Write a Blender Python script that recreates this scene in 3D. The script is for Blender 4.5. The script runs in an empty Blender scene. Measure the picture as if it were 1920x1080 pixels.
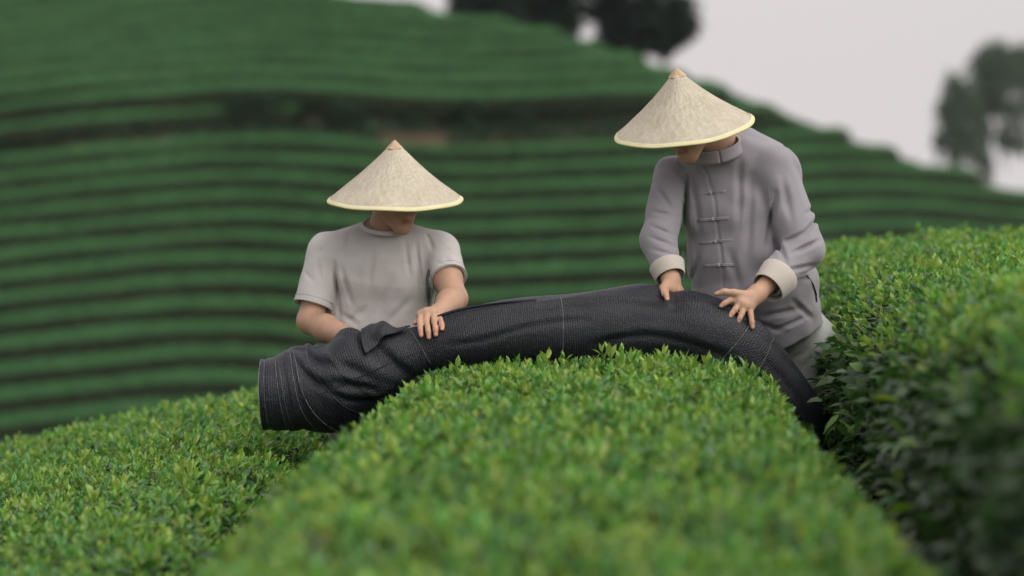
import bpy, math, random
import numpy as np
from mathutils import Vector, Matrix

random.seed(7)
RNG = np.random.default_rng(7)
sc = bpy.context.scene
COL = sc.collection

# ------------------------------------------------------------------ camera
CAMZ, PITCH, FPX = 1.65, 0.0622, 4533.3
cam_d = bpy.data.cameras.new('camera'); cam = bpy.data.objects.new('camera', cam_d); COL.objects.link(cam)
cam.location = (0, 0, CAMZ); cam.rotation_euler = (math.pi/2 - PITCH, 0, 0)
cam_d.sensor_width = 36; cam_d.lens = 85; cam_d.clip_start = 0.1; cam_d.clip_end = 2000
cam_d.dof.use_dof = True; cam_d.dof.focus_distance = 7.85; cam_d.dof.aperture_fstop = 1.45
sc.camera = cam

# ------------------------------------------------------------------ sky and light (overcast)
SUN_EL, SUN_AZ = math.radians(48), math.radians(132)     # azimuth clockwise from +Y (high on the right, behind the camera)
w = bpy.data.worlds.new('World'); sc.world = w; w.use_nodes = True
nt = w.node_tree; nt.nodes.clear()
tc = nt.nodes.new('ShaderNodeTexCoord'); sep = nt.nodes.new('ShaderNodeSeparateXYZ'); mx = nt.nodes.new('ShaderNodeMath'); cmb = nt.nodes.new('ShaderNodeCombineXYZ')
mx.operation = 'MAXIMUM'; mx.inputs[1].default_value = 0.03
sky = nt.nodes.new('ShaderNodeTexSky'); sky.sky_type = 'NISHITA'; sky.sun_disc = False
sky.sun_elevation = SUN_EL; sky.sun_rotation = SUN_AZ; sky.dust_density = 4; sky.air_density = 1.0
b1 = nt.nodes.new('ShaderNodeBackground'); b1.inputs[1].default_value = 0.08
b2 = nt.nodes.new('ShaderNodeBackground'); b2.inputs[0].default_value = (0.815, 0.762, 0.768, 1); b2.inputs[1].default_value = 0.458
cn = nt.nodes.new('ShaderNodeTexNoise'); cn.inputs['Scale'].default_value = 1.6; cn.inputs['Detail'].default_value = 3; cr_ = nt.nodes.new('ShaderNodeValToRGB'); cr_.color_ramp.elements[0].position = .3; cr_.color_ramp.elements[0].color = (.785, .738, .75, 1); cr_.color_ramp.elements[1].position = .7; cr_.color_ramp.elements[1].color = (.845, .79, .79, 1)
mixs = nt.nodes.new('ShaderNodeMixShader'); mixs.inputs[0].default_value = 0.92
out = nt.nodes.new('ShaderNodeOutputWorld'); L = nt.links.new
L(tc.outputs['Generated'], sep.inputs[0]); L(sep.outputs[0], cmb.inputs[0]); L(sep.outputs[1], cmb.inputs[1]); L(sep.outputs[2], mx.inputs[0]); L(mx.outputs[0], cmb.inputs[2])
L(cmb.outputs[0], cn.inputs['Vector']); L(cn.outputs[0], cr_.inputs[0]); L(cr_.outputs[0], b2.inputs[0]); L(cmb.outputs[0], sky.inputs[0]); L(sky.outputs[0], b1.inputs[0]); L(b1.outputs[0], mixs.inputs[1]); L(b2.outputs[0], mixs.inputs[2]); L(mixs.outputs[0], out.inputs[0])
sl = bpy.data.lights.new('sun', 'SUN'); sl.energy = 1.5; sl.angle = math.radians(80); sl.color = (1.0, 0.95, 0.88)
so = bpy.data.objects.new('sun', sl); COL.objects.link(so)
sdir = Vector((math.sin(SUN_AZ)*math.cos(SUN_EL), math.cos(SUN_AZ)*math.cos(SUN_EL), math.sin(SUN_EL)))
so.rotation_euler = sdir.to_track_quat('Z', 'Y').to_euler(); so.location = (10, 20, 40)
sc.view_settings.view_transform = 'Standard'; sc.view_settings.look = 'None'; sc.view_settings.exposure = 1.0; sc.view_settings.gamma = 1
sc.cycles.use_denoising = True
sc.cycles.max_bounces = 8; sc.cycles.transparent_max_bounces = 8

# ------------------------------------------------------------------ helpers
def P(px, py, d):
    """world point at distance d along +Y seen at photo pixel (px, py): used to read sizes and places off the photograph"""
    u, v = (px-960)/FPX, (540-py)/FPX
    c, s = math.cos(PITCH), math.sin(PITCH)
    y, z = c + v*s, v*c - s
    return np.array([u*d/y, d, CAMZ + z*d/y])

def mesh_obj(name, V, F, mat=None, parent=None, smooth=True, tint=None, uv=None):
    me = bpy.data.meshes.new(name)
    V = np.asarray(V, np.float32); 
    if isinstance(F, np.ndarray):
        n, k = F.shape
        me.vertices.add(len(V)); me.vertices.foreach_set('co', V.ravel())
        me.loops.add(n*k); me.loops.foreach_set('vertex_index', F.astype(np.int32).ravel())
        me.polygons.add(n); me.polygons.foreach_set('loop_start', np.arange(0, n*k, k, dtype=np.int32))
        me.update(calc_edges=True)
    else:
        me.from_pydata([tuple(map(float, v)) for v in V], [], F)
    if smooth: me.polygons.foreach_set('use_smooth', np.ones(len(me.polygons), dtype=bool))
    if tint is not None:
        a = me.attributes.new('tint', 'FLOAT_COLOR', 'POINT')
        t = np.ones((len(V), 4), np.float32); t[:, :3] = tint; a.data.foreach_set('color', t.ravel())
    if uv is not None:
        a = me.attributes.new('surf', 'FLOAT_VECTOR', 'POINT')
        t = np.zeros((len(V), 3), np.float32); t[:, :uv.shape[1]] = uv; a.data.foreach_set('vector', t.ravel())
    if mat: me.materials.append(mat)
    me.validate(); me.update()
    o = bpy.data.objects.new(name, me); COL.objects.link(o)
    if parent is not None: put_under(o, parent)
    return o

def put_under(o, parent):
    o.parent = parent
    def world(q): return q.matrix_basis.copy() if q.parent is None else world(q.parent) @ q.matrix_parent_inverse @ q.matrix_basis
    o.matrix_parent_inverse = world(parent).inverted()

def empty(name, loc):
    o = bpy.data.objects.new(name, None); COL.objects.link(o); o.location = tuple(map(float, loc)); o.empty_display_size = .2
    return o
def tag(o, label=None, cat=None, group=None, kind=None):
    if label: o['label'] = label
    if cat: o['category'] = cat
    if group: o['group'] = group
    if kind: o['kind'] = kind
    return o

def grid_faces(nu, nv, wrap_v=False):
    i = np.arange(nu-1)[:, None]; j = np.arange(nv if wrap_v else nv-1)[None, :]
    j2 = (j+1) % nv
    return np.stack([np.broadcast_to(a, (nu-1, j.shape[1])).ravel() for a in (i*nv+j, i*nv+j2, (i+1)*nv+j2, (i+1)*nv+j)], 1)

def tube(points, radii, n=8):
    """tapered tube along a polyline, closed ends; returns V, F(list)"""
    pts = np.asarray(points, float); m = len(pts); radii = np.broadcast_to(radii, (m,))
    tg = np.gradient(pts, axis=0); tg /= np.linalg.norm(tg, axis=1)[:, None] + 1e-9
    ref = np.array([0.13, 0.21, 0.97]); 
    if abs(tg[0] @ ref) > .9: ref = np.array([0.97, .2, .1])
    V = []
    for p, t, r in zip(pts, tg, radii):
        a = np.cross(t, ref); a /= np.linalg.norm(a)+1e-9; b = np.cross(t, a)
        an = np.arange(n)*2*math.pi/n
        V.append(p + r*(np.cos(an)[:, None]*a + np.sin(an)[:, None]*b))
    V = np.concatenate(V)
    F = [tuple(f) for f in grid_faces(m, n, True)]
    F.append(tuple(range(n-1, -1, -1))); F.append(tuple(range((m-1)*n, m*n)))
    return V, F
def join(parts):
    V, F, o = [], [], 0
    for v, f in parts:
        V.append(v); F += [tuple(int(i)+o for i in q) for q in f]; o += len(v)
    return np.concatenate(V), F

def fnoise(x, y, seed, scale, octv=3):
    r = np.random.default_rng(seed); s = 0; amp = 1; tot = 0
    for o in range(octv):
        for k in range(4):
            a = r.uniform(0, 2*math.pi); ph = r.uniform(0, 6.28); f = 2*math.pi/scale*(2**o)*r.uniform(.7, 1.3)
            s = s + amp*np.sin((x*math.cos(a)+y*math.sin(a))*f + ph)
        tot += amp*2.0; amp *= .5
    return s/tot

def smooth01(t): 
    t = np.clip(t, 0, 1); return t*t*(3-2*t)

# ------------------------------------------------------------------ materials
def new_mat(name):
    m = bpy.data.materials.new(name); m.use_nodes = True
    n = m.node_tree.nodes; n.clear()
    o = n.new('ShaderNodeOutputMaterial'); p = n.new('ShaderNodeBsdfPrincipled')
    m.node_tree.links.new(p.outputs[0], o.inputs[0])
    return m, m.node_tree, p, o
def N(nt, kind, **kw):
    n = nt.nodes.new(kind)
    for k, v in kw.items():
        if k.startswith('in_'): n.inputs[int(k[3:])].default_value = v
        else: setattr(n, k, v)
    return n
def ramp(nt, stops):
    r = nt.nodes.new('ShaderNodeValToRGB'); e = r.color_ramp.elements
    while len(e) < len(stops): e.new(.5)
    for el, (p, c) in zip(e, stops): el.position = p; el.color = (*c, 1)
    return r
def noisy_mat(name, c1, c2, scale, rough=.8, spec=.3, bump=0.0, bscale=None, detail=6, bdist=.01):
    m, nt, p, o = new_mat(name)
    t = N(nt, 'ShaderNodeTexCoord'); nz = N(nt, 'ShaderNodeTexNoise'); nz.inputs['Scale'].default_value = scale; nz.inputs['Detail'].default_value = detail
    r = ramp(nt, [(.3, c1), (.7, c2)])
    nt.links.new(t.outputs['Object'], nz.inputs['Vector']); nt.links.new(nz.outputs[0], r.inputs[0]); nt.links.new(r.outputs[0], p.inputs['Base Color'])
    p.inputs['Roughness'].default_value = rough; p.inputs['Specular IOR Level'].default_value = spec
    if bump:
        n2 = N(nt, 'ShaderNodeTexNoise'); n2.inputs['Scale'].default_value = bscale or scale*3; n2.inputs['Detail'].default_value = 4
        b = N(nt, 'ShaderNodeBump'); b.inputs['Strength'].default_value = bump; b.inputs['Distance'].default_value = bdist
        nt.links.new(t.outputs['Object'], n2.inputs['Vector']); nt.links.new(n2.outputs[0], b.inputs['Height']); nt.links.new(b.outputs[0], p.inputs['Normal'])
    return m

def leaf_mat(name, rough=.42, spec=.45, trans=.35, tgain=(1.3, 1.5, .6)):
    m, nt, p, o = new_mat(name)
    at = N(nt, 'ShaderNodeAttribute', attribute_name='tint')
    nt.links.new(at.outputs['Color'], p.inputs['Base Color'])
    p.inputs['Roughness'].default_value = rough; p.inputs['Specular IOR Level'].default_value = spec
    tr = N(nt, 'ShaderNodeBsdfTranslucent'); mu = N(nt, 'ShaderNodeMix', data_type='RGBA', blend_type='MULTIPLY')
    mu.inputs[0].default_value = 1; mu.inputs[7].default_value = (*tgain, 1)
    nt.links.new(at.outputs['Color'], mu.inputs[6]); nt.links.new(mu.outputs[2], tr.inputs[0])
    ms = N(nt, 'ShaderNodeMixShader'); ms.inputs[0].default_value = trans
    nt.links.new(p.outputs[0], ms.inputs[1]); nt.links.new(tr.outputs[0], ms.inputs[2]); nt.links.new(ms.outputs[0], o.inputs[0])
    return m

def attr_mat(name, rough, spec, sss=0.0, bump=0.0, bscale=300, bdist=.002, weave=False):
    """colour from the tint attribute, times a faint mottle"""
    m, nt, p, o = new_mat(name)
    at = N(nt, 'ShaderNodeAttribute', attribute_name='tint'); t = N(nt, 'ShaderNodeTexCoord')
    nz = N(nt, 'ShaderNodeTexNoise'); nz.inputs['Scale'].default_value = 22; nz.inputs['Detail'].default_value = 6
    r = ramp(nt, [(.3, (.88, .88, .88)), (.7, (1.08, 1.08, 1.08))])
    mu = N(nt, 'ShaderNodeMix', data_type='RGBA', blend_type='MULTIPLY'); mu.inputs[0].default_value = 1
    nt.links.new(t.outputs['Object'], nz.inputs['Vector']); nt.links.new(nz.outputs[0], r.inputs[0])
    nt.links.new(at.outputs['Color'], mu.inputs[6]); nt.links.new(r.outputs[0], mu.inputs[7]); nt.links.new(mu.outputs[2], p.inputs['Base Color'])
    p.inputs['Roughness'].default_value = rough; p.inputs['Specular IOR Level'].default_value = spec
    if sss:
        p.inputs['Subsurface Weight'].default_value = sss; p.inputs['Subsurface Radius'].default_value = (1, .35, .2); p.inputs['Subsurface Scale'].default_value = .008
    if bump:
        n2 = N(nt, 'ShaderNodeTexNoise'); n2.inputs['Scale'].default_value = bscale; n2.inputs['Detail'].default_value = 3
        b = N(nt, 'ShaderNodeBump'); b.inputs['Strength'].default_value = bump; b.inputs['Distance'].default_value = bdist
        nt.links.new(t.outputs['Object'], n2.inputs['Vector']); nt.links.new(n2.outputs[0], b.inputs['Height']); nt.links.new(b.outputs[0], p.inputs['Normal'])
    return m

def cloth_mat(name, col, rough=.9, sheen=.25):
    m, nt, p, o = new_mat(name)
    t = N(nt, 'ShaderNodeTexCoord')
    nz = N(nt, 'ShaderNodeTexNoise'); nz.inputs['Scale'].default_value = 9; nz.inputs['Detail'].default_value = 8; nz.inputs['Roughness'].default_value = .65
    c = np.array(col); r = ramp(nt, [(.3, tuple(c*.93)), (.7, tuple(c*1.06))])
    nt.links.new(t.outputs['Object'], nz.inputs['Vector']); nt.links.new(nz.outputs[0], r.inputs[0]); nt.links.new(r.outputs[0], p.inputs['Base Color'])
    p.inputs['Roughness'].default_value = rough; p.inputs['Specular IOR Level'].default_value = .15
    p.inputs['Sheen Weight'].default_value = sheen; p.inputs['Sheen Roughness'].default_value = .5
    mp = N(nt, 'ShaderNodeMapping'); mp.inputs['Scale'].default_value = (1, 1, .25)
    n2 = N(nt, 'ShaderNodeTexNoise'); n2.inputs['Scale'].default_value = 420; n2.inputs['Detail'].default_value = 3
    n3 = N(nt, 'ShaderNodeTexNoise'); n3.inputs['Scale'].default_value = 26; n3.inputs['Detail'].default_value = 4
    b = N(nt, 'ShaderNodeBump'); b.inputs['Strength'].default_value = .35; b.inputs['Distance'].default_value = .002
    b2 = N(nt, 'ShaderNodeBump'); b2.inputs['Strength'].default_value = .35; b2.inputs['Distance'].default_value = .012
    nt.links.new(t.outputs['Object'], mp.inputs[0]); nt.links.new(mp.outputs[0], n2.inputs['Vector']); nt.links.new(t.outputs['Object'], n3.inputs['Vector'])
    n3.noise_type = 'RIDGED_MULTIFRACTAL'; n3.inputs['Scale'].default_value = 7; n3.inputs['Detail'].default_value = 3; n3.inputs['Distortion'].default_value = .4; b2.inputs['Strength'].default_value = .42
    nt.links.new(n3.outputs[0], b2.inputs['Height']); nt.links.new(n2.outputs[0], b.inputs['Height']); nt.links.new(b2.outputs[0], b.inputs['Normal']); nt.links.new(b.outputs[0], p.inputs['Normal'])
    return m

M_leaf = leaf_mat('tea_leaf', rough=.36, spec=.55, trans=.32, tgain=(1.2, 1.4, .7))
M_leaf_far = leaf_mat('far_tea_leaf', rough=.6, spec=.25, trans=.3)
M_treeleaf = leaf_mat('tree_leaf', rough=.55, spec=.3, trans=.15)
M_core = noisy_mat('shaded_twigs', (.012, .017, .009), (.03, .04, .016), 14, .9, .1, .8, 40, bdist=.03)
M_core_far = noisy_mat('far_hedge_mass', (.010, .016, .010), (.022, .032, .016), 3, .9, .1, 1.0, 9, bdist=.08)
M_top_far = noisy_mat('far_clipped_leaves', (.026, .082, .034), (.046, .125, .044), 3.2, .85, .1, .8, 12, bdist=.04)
M_bark = noisy_mat('bark', (.05, .04, .03), (.13, .11, .09), 30, .9, .2, .6, 60)
M_soil = noisy_mat('soil', (.045, .035, .025), (.11, .08, .055), 1.7, .95, .1, .8, 14, bdist=.05)

# ------------------------------------------------------------------ terrain
def c_curve(x): return .03*np.maximum(0, x-2)**2
RX = [-60, -20, -4.2, .74, 3.1, 5.1, 7.75, 9.5, 11.2, 13, 16.5, 30, 60]
RZ = [21, 10.0, 5.75, 4.55, 3.5, 2.65, 1.65, .9, .15, -.5, -1.5, -5.5, -14]
HED = .62
def hill_front(x, y):
    q = y - c_curve(x)
    wob = .35*np.sin(x*.33+1.0) + .22*np.sin(x*.71+2.2+q*.12)
    q = q + wob
    return -7.64 - HED + .42*(q-60) + .5*smooth01((q-77.6)/.7) + .45*smooth01((q-79.2)/.7)
def ridge(x, y): return np.interp(x, RX, RZ) - HED - .10*(y-80) - np.where(y < 115, .004*np.maximum(0, y-95)**2, 1.6+.16*(y-115))
def hill(x, y):
    a, b = hill_front(x, y), ridge(x, y); k = .5
    h = np.maximum(k-np.abs(a-b), 0)/k
    return CAMZ + np.minimum(a, b) - h*h*k*.25
def near(x, y):
    ys = 9.5 + 5.5*smooth01((x-.5)/1.3)
    t = np.maximum(0, y-ys); drop = np.where(t < 2, .05*t*t, .2+.2*(t-2))
    return .135*np.clip(x, -6, 5) - .03 - drop
def ground_z(x, y):
    knoll = CAMZ - 6.5 - .0045*((x-42)**2+(y-212)**2)
    return np.maximum(np.maximum(near(x, y), np.where(y > 40, hill(x, y), -99)), np.where(y > 130, knoll, -99))
xs = np.concatenate([np.linspace(-90, -26, 20), np.linspace(-25, 32, 105), np.linspace(33, 90, 18)])
ys = np.concatenate([np.linspace(-25, 1, 10), np.linspace(1.3, 20, 90), np.linspace(21, 52, 28), np.linspace(52.4, 98, 130), np.linspace(99, 150, 26), np.linspace(154, 260, 30)])
X, Y = np.meshgrid(xs, ys, indexing='ij')
Z = ground_z(X, Y) + .03*fnoise(X, Y, 3, 1.1)
g = mesh_obj('ground', np.stack([X, Y, Z], -1).reshape(-1, 3), grid_faces(len(xs), len(ys)), M_soil)
tag(g, kind='structure')

# ------------------------------------------------------------------ leaves
def leaves(base, ax, nrm, ln, wd, col, fold=.25, droop=.12):
    """folded, slightly drooping oval tea leaves: 6 vertices, 4 triangles each"""
    n = len(base); ax = ax/np.linalg.norm(ax, axis=1)[:, None]
    sd = np.cross(ax, nrm); sd /= np.linalg.norm(sd, axis=1)[:, None]+1e-9
    up = np.cross(sd, ax); ln = ln[:, None]; wd = wd[:, None]
    a = base + ax*ln*.26 + up*ln*.03; b = base + ax*ln*.64 + up*ln*.02
    V = np.stack([base, a - sd*wd*.44, a + sd*wd*.40 + up*wd*fold*.5, b - sd*wd*.42 + up*wd*fold*.3, b + sd*wd*.44 - up*wd*fold*.2, base + ax*ln - up*ln*droop], 1).reshape(-1, 3)
    o = (np.arange(n)*6)[:, None, None]
    F = (np.array([[0, 2, 1], [1, 2, 3], [2, 4, 3], [3, 4, 5]])[None] + o).reshape(-1, 3)
    T = np.repeat(col, 6, axis=0)
    return V, F, T
def cat_leaves(parts):
    V, F, T, o = [], [], [], 0
    for v, f, t in parts:
        V.append(v); F.append(f+o); T.append(t); o += len(v)
    return np.concatenate(V), np.concatenate(F), np.concatenate(T)

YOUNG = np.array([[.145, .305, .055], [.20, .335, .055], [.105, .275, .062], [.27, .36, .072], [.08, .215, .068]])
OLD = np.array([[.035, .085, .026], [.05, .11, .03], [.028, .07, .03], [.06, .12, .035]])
def pick(pal, n, rng, j=.15):
    a = rng.random(n)[:, None]; i, k = rng.integers(len(pal), size=n), rng.integers(len(pal), size=n)
    return (pal[i]*(1-a)+pal[k]*a)*(1+j*rng.standard_normal((n, 1)))

def shoots(pts, up, rng, size=1.0, pal=YOUNG):
    """upright young tea shoots: a bud and three or four leaves each"""
    n = len(pts); base = pick(pal, n, rng); parts = []
    up = up + .22*rng.standard_normal((n, 3)); up /= np.linalg.norm(up, axis=1)[:, None]
    az0 = rng.uniform(0, 6.28, n); sz = .76*size*rng.uniform(.6, 1.4, n)
    for k, (el, l, wd, h) in enumerate([(1.4, .032, .008, .024), (1.15, .038, .013, .019), (.95, .042, .0155, .011), (.7, .043, .017, .002), (.4, .046, .019, -.012)]):
        az = az0 + k*2.4 + rng.normal(0, .3, n); e = el + rng.normal(0, .15, n)
        hx = np.stack([np.cos(az), np.sin(az), np.zeros(n)], 1)
        ax = hx*np.cos(e)[:, None] + up*np.sin(e)[:, None]
        nr = up*np.cos(e)[:, None] - hx*np.sin(e)[:, None]
        shade = [1.12, 1.08, 1.0, .85, .6][k]  # self-occlusion put into the tint: leaves darken towards the foot of the shoot
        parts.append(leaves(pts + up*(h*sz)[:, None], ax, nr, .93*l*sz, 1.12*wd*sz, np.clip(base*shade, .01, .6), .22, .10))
    return cat_leaves(parts)

# ------------------------------------------------------------------ near tea hedges
HEAD = math.tan(.0465)                       # the rows run a little to the right of the view
class Row:
    def __init__(s, x8, half, top8, tilt, y0, y1, seed, ydrop, slope=0.0, b=.05, flare=0.0):
        s.flare = flare
        s.x8, s.half, s.top8, s.tilt, s.y0, s.y1, s.seed, s.ydrop, s.slope, s.b = x8, half, top8, tilt, y0, y1, seed, ydrop, slope, b
    def cx(s, y): return s.x8 + HEAD*(y-8) + .025*np.sin(y*1.1+s.seed)
    def hw(s, y): return s.half*(1+s.flare*np.maximum(0, 7.6-y))
    def top(s, u, y):
        t = np.maximum(0, y-s.ydrop); drop = np.where(t < 2, s.b*t*t, 4*s.b+4*s.b*(t-2))
        x = s.cx(y)+u*s.hw(y)
        return s.top8 + s.slope*np.maximum(0, 8.5-y) + s.tilt*u*s.half - .025*u*u - .16*np.abs(u)**9 - drop + .018*fnoise(x, y, s.seed, .55)
    def surf(s, v, y):
        """v in [-1,1] across the cut top, |v| in 1..2 down a side"""
        a = np.abs(v); sg = np.sign(v); u = np.clip(v, -1, 1)
        t = np.maximum(0, a-1)
        zt = s.top(u, y); x = s.cx(y) + u*s.hw(y)
        zb = ground_z(x, y) + .02
        z = zt + (zb-zt)*t
        bulge = .05*np.sin(np.minimum(t*2.2, 1)*math.pi*.5) - .16*t*t
        x = x + sg*(bulge + np.where(t > 0, .05*fnoise(y, z*1.5, s.seed+5, .35), 0))
        return np.stack([x, np.broadcast_to(y, x.shape), z], -1)

def build_row(name, label, group, R, dens, side_dens, n_branch, dense_y=None, sides=(-1, 1)):
    rng = np.random.default_rng(R.seed)
    root = empty(name, (R.cx(8.0), 8.0, float(ground_z(np.array(R.cx(8.0)), np.array(8.0)))))
    tag(root, label, 'tea hedge', group)
    # dark inner mass
    vv = np.concatenate([np.linspace(-2, -1, 9)[:-1], np.linspace(-1, 1, 19), np.linspace(1, 2, 9)[1:]])
    yy = np.arange(R.y0, R.y1+.01, .10)
    Vg, Yg = np.meshgrid(vv, yy, indexing='ij')
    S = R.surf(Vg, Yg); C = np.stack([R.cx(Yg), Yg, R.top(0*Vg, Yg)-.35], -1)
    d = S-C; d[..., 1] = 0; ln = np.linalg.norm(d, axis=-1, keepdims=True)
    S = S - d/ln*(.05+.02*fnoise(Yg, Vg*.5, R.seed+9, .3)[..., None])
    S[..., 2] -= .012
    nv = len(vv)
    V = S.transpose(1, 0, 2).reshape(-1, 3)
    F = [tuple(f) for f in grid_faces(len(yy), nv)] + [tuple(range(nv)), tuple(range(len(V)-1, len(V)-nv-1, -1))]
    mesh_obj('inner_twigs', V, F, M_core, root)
    # young shoots over the cut top
    A = 2*R.half*(R.y1-R.y0); n = int(A*dens)
    y = rng.uniform(R.y0, R.y1, n); u = rng.uniform(-1.03, 1.03, n)
    # growth is patchy
    pt = R.surf(u, y); keep = rng.random(n) < .78+.35*fnoise(pt[:, 0], pt[:, 1], R.seed+2, .3)
    pt, u, y = pt[keep], u[keep], y[keep]
    pt[:, 2] += rng.normal(-.004, .014, len(pt)) 
    up = np.stack([u*.25+np.sign(u)*.5*np.abs(u)**8, 0*u, 1+0*u], 1)
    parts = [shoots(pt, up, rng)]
    # a few taller stray shoots
    m = int(n*.05); y = rng.uniform(R.y0, R.y1, m); u = rng.uniform(-1, 1, m); pt = R.surf(u, y); pt[:, 2] += rng.uniform(.012, .035, m)
    parts.append(shoots(pt, np.tile([0, 0, 1.], (m, 1)), rng, 1.15))
    # older leaves under the shoots
    m = int(n*.7); y = rng.uniform(R.y0, R.y1, m); u = rng.uniform(-1.1, 1.1, m); pt = R.surf(u, y); pt[:, 2] -= rng.uniform(.01, .05, m)
    az = rng.uniform(0, 6.28, m); e = rng.normal(.2, .35, m)
    ax = np.stack([np.cos(az)*np.cos(e), np.sin(az)*np.cos(e), np.sin(e)], 1); nr = np.array([0, 0, 1.])+.3*rng.standard_normal((m, 3))
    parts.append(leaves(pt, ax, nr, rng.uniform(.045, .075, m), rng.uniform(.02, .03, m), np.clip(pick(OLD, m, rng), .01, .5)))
    # some larger older leaves, and a few browned ones, poke through the young growth
    m = int(n*.10); y = rng.uniform(R.y0, R.y1, m); u = rng.uniform(-1, 1, m); pt = R.surf(u, y); pt[:, 2] += rng.uniform(-.012, .02, m)
    az = rng.uniform(0, 6.28, m); e = rng.normal(.5, .35, m); ax = np.stack([np.cos(az)*np.cos(e), np.sin(az)*np.cos(e), np.sin(e)], 1); nr = np.array([0, 0, 1.])+.4*rng.standard_normal((m, 3))
    cl_ = pick(OLD, m, rng)*1.5; br_ = rng.random(m) < .05; cl_[br_] = [.20, .13, .05]
    parts.append(leaves(pt, ax, nr, rng.uniform(.03, .06, m), rng.uniform(.014, .026, m), np.clip(cl_, .01, .5)))
    # mature leaves down the sides
    for sg in sides:
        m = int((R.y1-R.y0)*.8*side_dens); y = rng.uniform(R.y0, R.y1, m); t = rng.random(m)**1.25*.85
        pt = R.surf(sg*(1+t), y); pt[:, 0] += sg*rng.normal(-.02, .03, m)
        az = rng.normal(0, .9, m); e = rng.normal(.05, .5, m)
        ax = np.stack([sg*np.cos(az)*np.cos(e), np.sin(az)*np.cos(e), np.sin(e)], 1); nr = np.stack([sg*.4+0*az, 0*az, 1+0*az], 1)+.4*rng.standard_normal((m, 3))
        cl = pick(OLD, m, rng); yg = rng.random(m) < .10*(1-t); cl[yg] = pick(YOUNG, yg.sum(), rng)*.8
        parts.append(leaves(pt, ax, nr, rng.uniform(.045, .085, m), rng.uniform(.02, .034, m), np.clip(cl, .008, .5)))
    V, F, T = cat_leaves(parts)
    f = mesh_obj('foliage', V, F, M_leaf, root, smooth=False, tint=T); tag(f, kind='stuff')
    # woody stems that show low in the sides
    for i in range(n_branch):
        sg = sides[-1] if len(sides) == 1 else rng.choice(sides)
        y = rng.uniform(max(R.y0, 3.5), min(R.y1, 10)); p0 = R.surf(np.array(sg*1.98), np.array(y)); p0[0] -= sg*rng.uniform(.0, .15)
        p1 = R.surf(np.array(sg*rng.uniform(1.1, 1.4)), np.array(y+rng.normal(0, .15))); p1[0] += sg*rng.uniform(-.04, .03)
        mid = (p0+p1)/2 + rng.normal(0, .05, 3); tt = np.linspace(0, 1, 6)[:, None]
        V, F = tube((1-tt)**2*p0+2*tt*(1-tt)*mid+tt**2*p1, np.linspace(.009, .004, 6), 5)
        mesh_obj('branch', V, F, M_bark, root)
    return root

Cc = Row(.250, .62, CAMZ-.755, .03, 2.9, 9.2, 11, 8.6, slope=0.004, flare=.045)
Lr = Row(-1.61, .95, CAMZ-1.19, .21, 4.4, 11.6, 12, 9.6, b=.05)
Rr = Row(1.78, .68, CAMZ-.47, .08, 3.2, 13.0, 13, 10.5, slope=.05)
R2 = Row(3.50, .72, CAMZ-.52, .03, 5.0, 14.0, 14, 10.5)
NG = 'near clipped tea hedges'
row_c = build_row('tea_hedge', 'bright green clipped tea hedge in the middle foreground under the black net roll', NG, Cc, 2500, 800, 20)
row_l = build_row('tea_hedge', 'lower bright green tea hedge at the bottom left, below the net roll end', NG, Lr, 1550, 300, 0)
row_r = build_row('tea_hedge', 'tall tea hedge on the right with dark leafy side, beside the jacketed man', NG, Rr, 1100, 1500, 46, sides=(-1,))
row_r2 = build_row('tea_hedge', 'tea hedge at the far right edge, farther right than the dark sided one', NG, R2, 300, 60, 0)

# single shoots standing up along the hedge crests that are in focus
rs = np.random.default_rng(21); variants = []
for k in range(8):
    V, F, T = shoots(np.zeros((1, 3)), np.array([[0, 0, 1.]]), rs, 1.25)
    st, sf = tube([(0, 0, -.06), (0, 0, .03)], [.0018, .0012], 5)
    o = len(V); V = np.concatenate([V, st]); T = np.concatenate([T, np.tile([.10, .17, .03], (len(st), 1))])
    Fl = [tuple(map(int, f)) for f in F] + [tuple(i+o for i in f) for f in sf]
    ob = mesh_obj('tea_shoot', V, Fl, M_leaf, None, False, T); variants.append(ob.data); bpy.data.objects.remove(ob)
def add_shoots(root, R, n, y0, y1, u0, u1):
    for i in range(n):
        u, y = rs.uniform(u0, u1), rs.uniform(y0, y1); p = R.surf(np.array(u), np.array(y))
        o = bpy.data.objects.new('tea_shoot', variants[rs.integers(8)]); COL.objects.link(o)
        o.location = (p[0], p[1], p[2]+rs.uniform(-.002, .03)); o.rotation_euler = (rs.normal(0, .2), rs.normal(0, .2)+u*.25, rs.uniform(0, 6.28)); sc_ = rs.uniform(.8, 1.3); o.scale = (sc_,)*3
        put_under(o, root)
add_shoots(row_c, Cc, 210, 7.0, 7.72, -1.02, 1.02)
add_shoots(row_l, Lr, 160, 7.0, 8.6, -.1, 1.02)
add_shoots(row_r, Rr, 120, 7.2, 9.5, -1.0, .6)

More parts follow.
